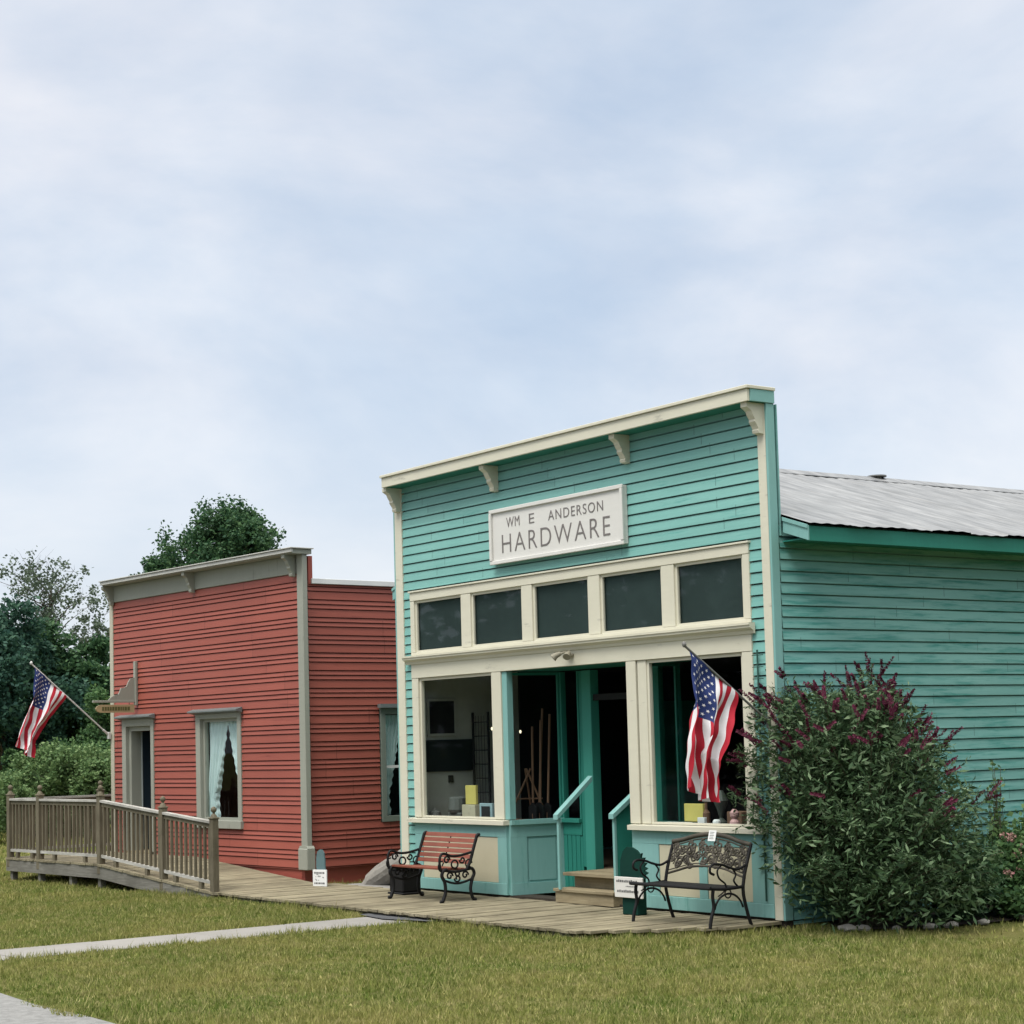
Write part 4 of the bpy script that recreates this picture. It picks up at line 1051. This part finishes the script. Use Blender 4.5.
vs = [(8.0, 1.4, .03)]
ol = [(7.62, .1), (7.9, .12), (8.25, .4), (8.5, .7), (8.7, 1.2), (8.85, 2), (8.9, 2.8), (8.9, 4), (8.8, 7), (7.6, 7), (7.6, 3)]
mb.add([(8.0, 2.0, .05)]+[(x, y, .02) for x, y in ol], [(0, 1+i, 1+(i+1) % len(ol)) for i in range(len(ol))]); struct(mb.build('flower_bed', soil))
# pot behind the red bench
pt = thing('black_planter', 'black square planter box standing behind the left end of the red bench', 'planter', (.72, -.50, DZ))
mb = MB(); mb.bbox(-.17, .17, -.15, .15, .03, .33, .015); mb.bbox(-.19, .21, -.17, .17, .0, .028, .008); mb.build('box', ironm, pt); mb = MB(); mb.bbox(-.185, .185, -.165, .165, .331, .355, .006); mb.build('rim', ironm, pt)
# little white tag on the boardwalk edge
# ==================================================================== VEGETATION
def rand_dirs(n):
    v = rng.normal(size=(n, 3)); return v/np.linalg.norm(v, axis=1)[:, None]
def leaf_quads(P, size, aspect=.5, up=.3, dirs=None):
    """kite shaped leaves (4 verts) around points P"""
    n = len(P); d = rand_dirs(n) if dirs is None else dirs
    d[:, 2] = d[:, 2]*(1-up); d /= np.linalg.norm(d, axis=1)[:, None]
    r = rand_dirs(n); s = np.cross(d, r); s /= (np.linalg.norm(s, axis=1)[:, None]+1e-9)
    L = (size*(.6+.8*rng.random(n)))[:, None]
    V = np.empty((n, 4, 3)); V[:, 0] = P; V[:, 1] = P+d*L*.5+s*L*aspect*.5; V[:, 2] = P+d*L; V[:, 3] = P+d*L*.5-s*L*aspect*.5
    return V
def limb_mb(mb, p, q, r0, r1, wob=.08, n=6):
    p = Vector(p); q = Vector(q); pts = []
    L = (q-p).length
    for i in range(n+1):
        t = i/n; w = Vector((random.uniform(-1, 1), random.uniform(-1, 1), random.uniform(-.5, .5)))*wob*L*.5*(1 if 0 < i < n else 0)
        pts.append(p.lerp(q, t)+w)
    mb.tube(pts, r0, 7, r1); return pts
def tree(name, label, cat, loc, height, radius, crown0, n, leaf, mat, nblobs=16, shape='round', holes=.0, group=None, seed=0, trunk_r=None, flat=1.0):
    random.seed(seed); global rng; rng = np.random.default_rng(seed)
    t = thing(name, label, cat, loc, 0, group)
    mb = MB(); tr_ = trunk_r or height*.022
    ctop = height; cz = (crown0+height)/2; ch = (height-crown0)/2
    limb_mb(mb, (0, 0, -.2), (0, 0, crown0+ch*.9), tr_, tr_*.4, .03)
    blobs = []
    for k in range(nblobs):
        for _ in range(30):
            v = Vector((random.uniform(-1, 1), random.uniform(-1, 1), random.uniform(-1, 1)))
            if v.length < 1: break
        tz = v.z
        if shape == 'cone': wr = (1-(tz+1)/2)*1.0+.05
        elif shape == 'dome': wr = math.sqrt(max(0, 1-max(0, tz)**2))*(1.0)
        else: wr = math.sqrt(max(0, 1-tz*tz))*1.0
        c = Vector((v.x*radius*wr*.8, v.y*radius*wr*.8*flat, cz+tz*ch*.82))
        br = radius*random.uniform(.26, .42)*(.5 if shape == 'cone' else 1)
        blobs.append((c, br))
        limb_mb(mb, (0, 0, max(crown0*.6, c.z-ch*.6)), c, tr_*.35, tr_*.06, .12, 5)
        if holes > .3:
            for _ in range(4):
                e = c+Vector((random.uniform(-1, 1), random.uniform(-1, 1), random.uniform(-.2, 1)))*br
                limb_mb(mb, c, e, tr_*.08, tr_*.02, .15, 4)
    mb.build('trunk', bark, t)
    Ps = []
    for (c, br) in blobs:
        m_ = int(n/nblobs)
        # sub-clusters on the blob shell
        q = max(6, int(14*(1-holes))); sub = rand_dirs(q)*(br*(.55+.45*rng.random(q)))[:, None]; sub[:, 2] *= .75
        idx = rng.integers(0, q, m_)
        P = sub[idx]+rng.normal(size=(m_, 3))*br*.17*(1-.4*holes)
        Ps.append(P+np.array(c))
    P = np.vstack(Ps)
    P = P[P[:, 2] > .05]
    tri_mesh('crown', leaf_quads(P, leaf, .62), mat, t)
    return t
lf_dark = leafmat('leaf_dark', (.026, .075, .040), (.070, .145, .066), (.115, .205, .09))
lf_blue = leafmat('leaf_blue_green', (.022, .066, .054), (.052, .122, .086), (.085, .17, .11))
lf_mid = leafmat('leaf_mid', (.04, .095, .04), (.09, .175, .065), (.15, .24, .09))
lf_light = leafmat('leaf_light', (.08, .15, .06), (.17, .26, .105), (.26, .35, .16))
lf_grey = leafmat('leaf_airy', (.07, .10, .08), (.13, .17, .12))
def px_thing(px, d): p = away(px, 760, d); return (p.x, p.y, 0)
def hgt(py, d): return away(300, py, d).z
T_ = []
def ptree(name, label, px, py_top, d, radius, c0, n, leaf, mat, **k):
    if name != 'airy_tree': n = int(n*2.4); leaf = leaf*.60
    p = away(px, py_top, d); tree(name, label, k.pop('cat', 'tree'), (p.x, p.y, 0), p.z, radius, c0, n, leaf, mat, **k)
ptree('leafy_tree', 'big dark green tree rising behind the red shop roof', 226, 498, 78, 2.75, 6.6, 26000, .26, lf_dark, nblobs=60, seed=3, shape='round')
ptree('leafy_tree', 'smaller dark tree shoulder at the left of the big tree behind the red roof', 160, 553, 80, 1.9, 5.5, 11000, .28, lf_dark, nblobs=14, seed=4)
ptree('airy_tree', 'tall thin-leaved tree with open twiggy crown at the far left', 50, 540, 80, 3.0, 7.0, 3600, .14, lf_grey, nblobs=26, holes=.7, seed=5, trunk_r=.10)
ptree('airy_tree', 'sparse small tree between the airy tree and the red shop corner', 94, 598, 78, 2.0, 5.4, 2400, .14, lf_grey, nblobs=14, holes=.7, seed=6, trunk_r=.06)
ptree('broad_tree', 'dense dark tree at the left edge of the photo', 2, 598, 60, 2.4, 1.0, 17000, .26, lf_blue, nblobs=26, seed=7)
ptree('broad_tree', 'dark tree below the twiggy crown at the far left', 46, 606, 62, 2.0, .8, 15000, .26, lf_dark, nblobs=22, seed=8)
ptree('broad_tree', 'dark green tree just left of the red shop corner', 94, 630, 62, 1.8, .8, 13000, .26, lf_dark, nblobs=22, seed=9)
ptree('broad_tree', 'dark tree far left outside the first row', -60, 590, 62, 3.0, 1.0, 12000, .30, lf_blue, nblobs=22, seed=10)
ptree('broad_tree', 'dark tree behind the red shop', 150, 640, 72, 2.8, .8, 9000, .32, lf_dark, nblobs=18, seed=11)
ptree('leafy_shrub', 'mid green shrub beside the red shop corner above the railing', 100, 676, 52, 1.3, .1, 9000, .17, lf_mid, nblobs=18, seed=12, cat='shrub')
ptree('leafy_shrub', 'light green spreading shrub behind the flag', 62, 728, 47, 1.45, .05, 12000, .15, lf_light, nblobs=22, seed=13, cat='shrub')
ptree('leafy_shrub', 'light green shrub low beside the red shop corner', 104, 748, 46, .9, .05, 7000, .14, lf_light, nblobs=14, seed=14, cat='shrub')
ptree('conifer_shrub', 'narrow pointed evergreen at the left edge behind the railing', 10, 726, 50, .55, .05, 6000, .13, lf_mid, nblobs=22, shape='cone', seed=15, cat='shrub')
ptree('conifer_shrub', 'second narrow evergreen right of the pointed one at the left edge', 27, 742, 51, .5, .05, 5000, .13, lf_mid, nblobs=20, shape='cone', seed=16, cat='shrub')
ptree('leafy_shrub', 'yellowish low shrub at the left edge above the lawn', -6, 772, 45, 1.1, .05, 8000, .14, lf_light, nblobs=18, seed=17, cat='shrub')
ptree('leafy_shrub', 'dark low shrub filling under the light shrubs behind the railing', 38, 778, 49, 1.6, .0, 9000, .15, lf_dark, nblobs=18, seed=18, cat='shrub')
ptree('leafy_shrub', 'dark low shrub behind the deck railing beside the red corner', 96, 786, 50, 1.6, .0, 9000, .15, lf_dark, nblobs=18, seed=19, cat='shrub')
ptree('leafy_shrub', 'dark shrub at the far left end of the hedge row', -70, 760, 50, 1.9, .0, 7000, .17, lf_dark, nblobs=16, seed=20, cat='shrub')
ptree('conifer_tip', 'small evergreen tip showing over the roof of the red shop', 382, 571, 62, 1.0, 1.0, 6000, .20, lf_dark, nblobs=24, shape='cone', seed=21)

# distant tree belt: far wood, plus an added unseen ring behind the camera
rng = np.random.default_rng(5); random.seed(5)
Ps = []
for k in range(110):
    ang = rad(95+k*.9); R = 115+random.uniform(-8, 8)
    cx, cy = CP.x+cos(ang)*R, CP.y+sin(ang)*R
    h = random.uniform(5.0, 7.5)
    m_ = 420
    P = rand_dirs(m_)*np.array([3.2, 3.2, h*.5])*(.7+.3*rng.random(m_))[:, None]+np.array([cx, cy, h*.5]); Ps.append(P)
for k in range(150):  # unseen ring added to cut low sky light and darken window reflections
    ang = rad(205+k*1.55); R = 62+random.uniform(-6, 6)
    cx, cy = 6+cos(ang)*R, -8+sin(ang)*R
    h = random.uniform(9, 15); m_ = 420
    P = rand_dirs(m_)*np.array([3.6, 3.6, h*.5])*(.7+.3*rng.random(m_))[:, None]+np.array([cx, cy, h*.5]); Ps.append(P)
P = np.vstack(Ps); P = P[P[:, 2] > 0]
o = tri_mesh('tree_belt_and_sky_block', leaf_quads(P, .9, .8), lf_blue); tag(o, 'far dark wood along the horizon, plus an unseen ring added to block low sky', 'wood', kind='stuff')

# butterfly bush
rng = np.random.default_rng(42); random.seed(42)
BX, BY = 8.02, .78
bush = thing('butterfly_bush', 'large bushy shrub with grey-green leaves and purple flower spikes at the store corner', 'bush', (BX, BY, .03))
mb = MB(); leafP = []; leafD = []; spikes = []
nst = 330
def crown_r(z):       # half-width by height
    return np.interp(z, [0, .3, .8, 1.4, 2.0, 2.5, 2.85, 3.05], [.95, 1.28, 1.46, 1.42, 1.22, .98, .72, .38])
for k in range(nst):
    a = random.uniform(0, 2*PI)
    zt = random.choice([random.uniform(.45, 1.6), random.uniform(1.3, 2.9), random.uniform(2.0, 2.85)])
    rr_ = crown_r(zt)*math.sqrt(random.uniform(.15, 1.0))
    lean = (-.03, -.05)
    e = Vector((rr_*cos(a)+.42-.23*zt, rr_*sin(a)*.95-.0-.10*zt, zt*random.uniform(.88, 1.0)*.97))
    b0 = Vector((random.uniform(-.22, .22), random.uniform(-.22, .22), 0))
    m1 = b0.lerp(e, .5)+Vector((0, 0, .22*zt*random.uniform(.4, 1)))-Vector((e.x, e.y, 0))*.12
    pts = [b0*(1-t)**2+m1*2*t*(1-t)+e*t*t for t in [i/9 for i in range(10)]]
    mb.tube(pts, .011, 5, .003)
    for i in range(2, 10):
        for _ in range(3):
            t = min(.999, (i+random.random())/10); j = int(t*9); p = pts[j].lerp(pts[min(9, j+1)], t*9-j)
            # side twig of leaf pairs
            d = Vector((random.gauss(0, 1), random.gauss(0, 1), random.gauss(.5, .6))).normalized()
            tw = random.uniform(.10, .30)
            for q in range(19):
                f = (q+1)/19; base = p+d*tw*f
                leafP.append(base+Vector((random.gauss(0, .012),)*3))
                ld_ = (d*.55+Vector((random.gauss(0, 1), random.gauss(0, 1), random.gauss(-.1, .7))).normalized()*.8).normalized()
                leafD.append(ld_)
    if zt > 1.35 and rr_ > .35*crown_r(zt) and (random.random() < 1 if zt > 1.9 else random.random() < .4):
        dd_ = (pts[-1]-pts[-2]).normalized(); spikes.append((pts[-1], (dd_+Vector((e.x*.25, e.y*.25-.1, 0))).normalized()))
mb.build('stems', stemm, bush)
P = np.array([tuple(p) for p in leafP]); D = np.array([tuple(p) for p in leafD])
lf_bud = leafmat('leaf_butterfly_bush', (.03, .065, .030), (.085, .145, .068), (.22, .30, .18), .2)
V = leaf_quads(P, .058, .22, 0, D); tri_mesh('foliage', V, lf_bud, bush)
# dense inner fill so the interior reads dark
n = 12000
z = rng.random(n)**.85*2.55+.08; a = rng.random(n)*2*PI; r = np.sqrt(rng.random(n))*crown_r(z)*.90
P = np.stack([r*np.cos(a)+.42-.23*z, r*np.sin(a)*.95-.0-.10*z, z*.96], 1)
tri_mesh('inner_foliage', leaf_quads(P, .10, .30), lf_bud, bush)
fm1 = leafmat('purple_flower', (.10, .014, .038), (.19, .035, .085), (.055, .02, .023), .2)
FV = []
def spike(p, d, L, r0):
    n_ = 100
    for i in range(n_):
        t = random.random(); rr_ = r0*(1-.85*t)*random.uniform(.5, 1)
        u = d.orthogonal().normalized(); w = d.cross(u); a = random.uniform(0, 2*PI)
        o = (u*cos(a)+w*sin(a)); c = p+d*L*t+o*rr_*.6
        q = (o*.6+d*.5).normalized(); s = q.cross(d).normalized()*.009
        FV.append([c, c+q*.013+s, c+q*.026, c+q*.013-s])
for (p, d) in spikes:
    for _ in range(random.choice([1, 1, 2, 2])):
        dd_ = (d+Vector((random.gauss(0, .35), random.gauss(0, .35), random.gauss(0, .15)))).normalized()
        spike(p+Vector((random.gauss(0, .02),)*3), dd_, random.uniform(.12, .27), .018)
FV = np.array([[tuple(v) for v in q] for q in FV]); tri_mesh('flower_spikes', FV, fm1, bush)

# hydrangea-like plant and greens at right
def small_plant(name, label, loc, rad_, h, n, leaf, mat, blooms=None, seed=0):
    global rng
    random.seed(seed); rng = np.random.default_rng(seed)
    t = thing(name, label, 'plant', loc)
    mb = MB(); Pn = []
    for k in range(26):
        a = random.uniform(0, 2*PI); rr_ = rad_*math.sqrt(random.random()); e = Vector((rr_*cos(a), rr_*sin(a), h*random.uniform(.5, 1)*(1-.35*(rr_/rad_)**2)))
        mb.tube([(0, 0, 0), (e.x*.4, e.y*.4, e.z*.6), e], .006, 5, .003); Pn.append(e)
    mb.build('stems', stemm, t)
    P = np.vstack([np.array(tuple(Pn[i % 26]))*rng.uniform(.3, 1, (n//26, 1))+rng.normal(size=(n//26, 3))*rad_*.16 for i in range(26)])
    P = P[P[:, 2] > .01]; tri_mesh('foliage', leaf_quads(P, leaf, .6, .4), mat, t)
    if blooms:
        Q = []
        for k in range(blooms[0]):
            c = np.array(tuple(Pn[k % 26]))*1.05; Q.append(c+rand_dirs(60)*blooms[1]*np.array([1, 1, .8]))
        tri_mesh('blooms', leaf_quads(np.vstack(Q), .03, .8), blooms[2], t)
    return t
fm2 = leafmat('pink_flower', (.42, .20, .20), (.60, .40, .36), (.30, .08, .12), .2)
small_plant('flowering_plant', 'pink flowering plant at the right edge beside the butterfly bush', (8.45, 2.6, .03), .45, .95, 5200, .07, lf_mid, (15, .05, fm2), 31)
small_plant('leafy_plant', 'bright green leafy plant behind the pink flowers at the right edge', (8.35, 3.4, .03), .55, 1.25, 7000, .09, lf_light, None, 32)
small_plant('leafy_plant', 'low green plant near the edging stones at the right edge', (8.85, 2.35, .02), .32, .35, 2600, .06, lf_mid, None, 33)
small_plant('leafy_plant', 'tall thin green weed climbing against the teal side wall', (7.85, 3.2, .03), .14, 1.9, 900, .055, lf_light, None, 34)
small_plant('leafy_plant', 'dark green low plant between the butterfly bush and the pink flowers', (8.42, 1.75, .03), .55, .95, 7000, .07, lf_dark, None, 36)
small_plant('leafy_plant', 'green ground plant along the side wall outside the bush', (8.6, 5.2, .02), .6, .7, 3500, .09, lf_mid, None, 35)

# ==================================================================== GRASS
rng = np.random.default_rng(77)
def blades(n, x0, x1, y0, y1, h, w):
    x = rng.uniform(x0, x1, n); y = rng.uniform(y0, y1, n)
    keep = np.ones(n, bool)
    keep &= ~((x > 2.56-.03*np.sin(y*5)*np.sin(y*1.7)) & (x < 3.46+.03*np.sin(y*4+1)) & (y < -2.1))                       # path
    keep &= ~((y > -2.24) & (x > 2.3) & (x < 3.85))
    keep &= y > -8.25+.10*np.sin(x*2.3)+.06*np.sin(x*7)
    keep &= ~((y > np.where(x > 6.4, -2.0+(x-6.4)/1.05*1.5, -2.07)) & (x > -1.95) & (x < 7.5))
    # red local frame
    lx = (x-RCX)*cos(RT)+(y-RCY)*sin(RT); ly = -(x-RCX)*sin(RT)+(y-RCY)*cos(RT)
    keep &= ~((ly > -1.83) & (ly < .1) & (lx > -2.9) & (lx < 1))
    keep &= ~((lx > -6.3) & (lx < 0) & (ly > 0))
    keep &= ~((x > -.1) & (x < 7.62) & (y > 0))
    keep &= ~((x > 7.6) & (x < 8.6) & (y > .35))
    x = x[keep]; y = y[keep]; n = len(x)
    hh = h*(.5+.9*rng.random(n))*(1+.30*np.sin(x*1.7)*np.sin(y*2.1)+.30*np.sin(x*5.3+y*2)*np.sin(y*6.1-x)+.2*np.sin(x*11)*np.sin(y*13))
    hh = np.where(rng.random(n) < .012, hh*1.8, hh)
    near = ((y > -2.30) & ((x > 3.8) | (x < 2.2)) & (x < 8)) | ((x > 2.2) & (x < 2.5) & (y < -2.1)) | ((x > 3.5) & (x < 3.6) & (y < -2.1))
    hh = np.where(near, hh*1.45, hh)
    ww = w*(.7+.6*rng.random(n)); a = rng.uniform(0, 2*PI, n); le = rng.uniform(.1, .8, n)*hh; b_ = rng.uniform(0, 2*PI, n)
    V = np.empty((n, 3, 3))
    V[:, 0] = np.stack([x-np.cos(a)*ww/2, y-np.sin(a)*ww/2, np.zeros(n)], 1)
    V[:, 1] = np.stack([x+np.cos(a)*ww/2, y+np.sin(a)*ww/2, np.zeros(n)], 1)
    V[:, 2] = np.stack([x+np.cos(b_)*le, y+np.sin(b_)*le, hh], 1)
    return V
V = np.vstack([blades(16000, -4, 14, -8.4, 0.6, .022, .045), blades(330000, -4, 14, -8.4, 0.6, .042, .010), blades(90000, -13, -1, -9, 2.5, .045, .014), blades(60000, -30, -7, -9, 14, .05, .03), blades(12000, 7.6, 16, 0, 14, .05, .02)])
gr = tri_mesh('grass', V, bladem); tag(gr, 'short yellow-green lawn grass in front of the shops', 'grass', kind='stuff')

# ==================================================================== SKY AND LIGHT
SUN_EL, SUN_AZ = rad(60), rad(160)   # azimuth: compass-like from +Y clockwise
w = bpy.data.worlds.new('World'); S.world = w; w.use_nodes = True
nt = w.node_tree; nt.nodes.clear()
out = nd(nt, 'ShaderNodeOutputWorld')
sky = nd(nt, 'ShaderNodeTexSky', sky_type='NISHITA'); sky.sun_disc = False; sky.sun_elevation = SUN_EL; sky.sun_rotation = SUN_AZ; sky.air_density = 1; sky.dust_density = 2
bg1 = nd(nt, 'ShaderNodeBackground'); bg1.inputs[1].default_value = .03; nt.links.new(sky.outputs[0], bg1.inputs[0])
tc = nd(nt, 'ShaderNodeTexCoord')
mp = nd(nt, 'ShaderNodeMapping'); mp.inputs['Scale'].default_value = (1, 1, 2.2); mp.inputs['Rotation'].default_value = (0.15, 0.1, .5); nt.links.new(tc.outputs['Generated'], mp.inputs[0])
def wn(scale, detail, rough, dist=0, off=None):
    n = nd(nt, 'ShaderNodeTexNoise'); n.inputs['Scale'].default_value = scale; n.inputs['Detail'].default_value = detail; n.inputs['Roughness'].default_value = rough; n.inputs['Distortion'].default_value = dist
    nt.links.new(mp.outputs[0], n.inputs['Vector']); return n.outputs[0]
c1 = ramp(nt, wn(2.9, 7, .56, .35), [(.32, (.49, .58, .705)), (.44, (.58, .645, .74)), (.54, (.68, .715, .78)), (.66, (.79, .79, .82))])
c2 = ramp(nt, wn(7.5, 4, .5, .4), [(.32, (.91, .93, .955)), (.7, (1.07, 1.06, 1.04))])
c = mix(nt, 1.0, c1, c2, 'MULTIPLY')
# cloud layer brighter overhead, hazier and slightly paler at the horizon
sp = nd(nt, 'ShaderNodeSeparateXYZ'); nt.links.new(tc.outputs['Generated'], sp.inputs[0])
hz = nd(nt, 'ShaderNodeMapRange'); hz.inputs['From Min'].default_value = 0; hz.inputs['From Max'].default_value = .2; hz.inputs['To Min'].default_value = .6; hz.inputs['To Max'].default_value = 0; nt.links.new(sp.outputs[2], hz.inputs['Value'])
c = mix(nt, hz.outputs[0], c, (.67, .73, .805))
zc = nd(nt, 'ShaderNodeMapRange'); zc.inputs['From Min'].default_value = .40; zc.inputs['From Max'].default_value = .75; nt.links.new(sp.outputs[2], zc.inputs['Value'])
c = mix(nt, zc.outputs[0], c, (.66, .645, .60))
zr = nd(nt, 'ShaderNodeMapRange', interpolation_type='SMOOTHSTEP'); zr.inputs['From Min'].default_value = .42; zr.inputs['From Max'].default_value = .95; zr.inputs['To Min'].default_value = 1.0; zr.inputs['To Max'].default_value = 4.3; nt.links.new(sp.outputs[2], zr.inputs['Value'])
bg2 = nd(nt, 'ShaderNodeBackground'); nt.links.new(c, bg2.inputs[0]); nt.links.new(zr.outputs[0], bg2.inputs[1])
ads = nd(nt, 'ShaderNodeAddShader'); nt.links.new(bg1.outputs[0], ads.inputs[0]); nt.links.new(bg2.outputs[0], ads.inputs[1]); nt.links.new(ads.outputs[0], out.inputs[0])
sl = bpy.data.lights.new('sun', 'SUN'); so = bpy.data.objects.new('sun', sl); COL.objects.link(so)
sl.energy = 2.7; sl.angle = rad(22); sl.color = (1, .97, .92)
dirv = Vector((sin(SUN_AZ)*cos(SUN_EL), cos(SUN_AZ)*cos(SUN_EL), sin(SUN_EL)))
so.rotation_euler = dirv.to_track_quat('Z', 'Y').to_euler(); so.location = (10, -20, 30)

S.view_settings.view_transform = 'Standard'; S.view_settings.look = 'None'; S.view_settings.exposure = 0; S.view_settings.gamma = 1
S.render.engine = 'CYCLES'
S.cycles.max_bounces = 6; S.cycles.transparent_max_bounces = 12
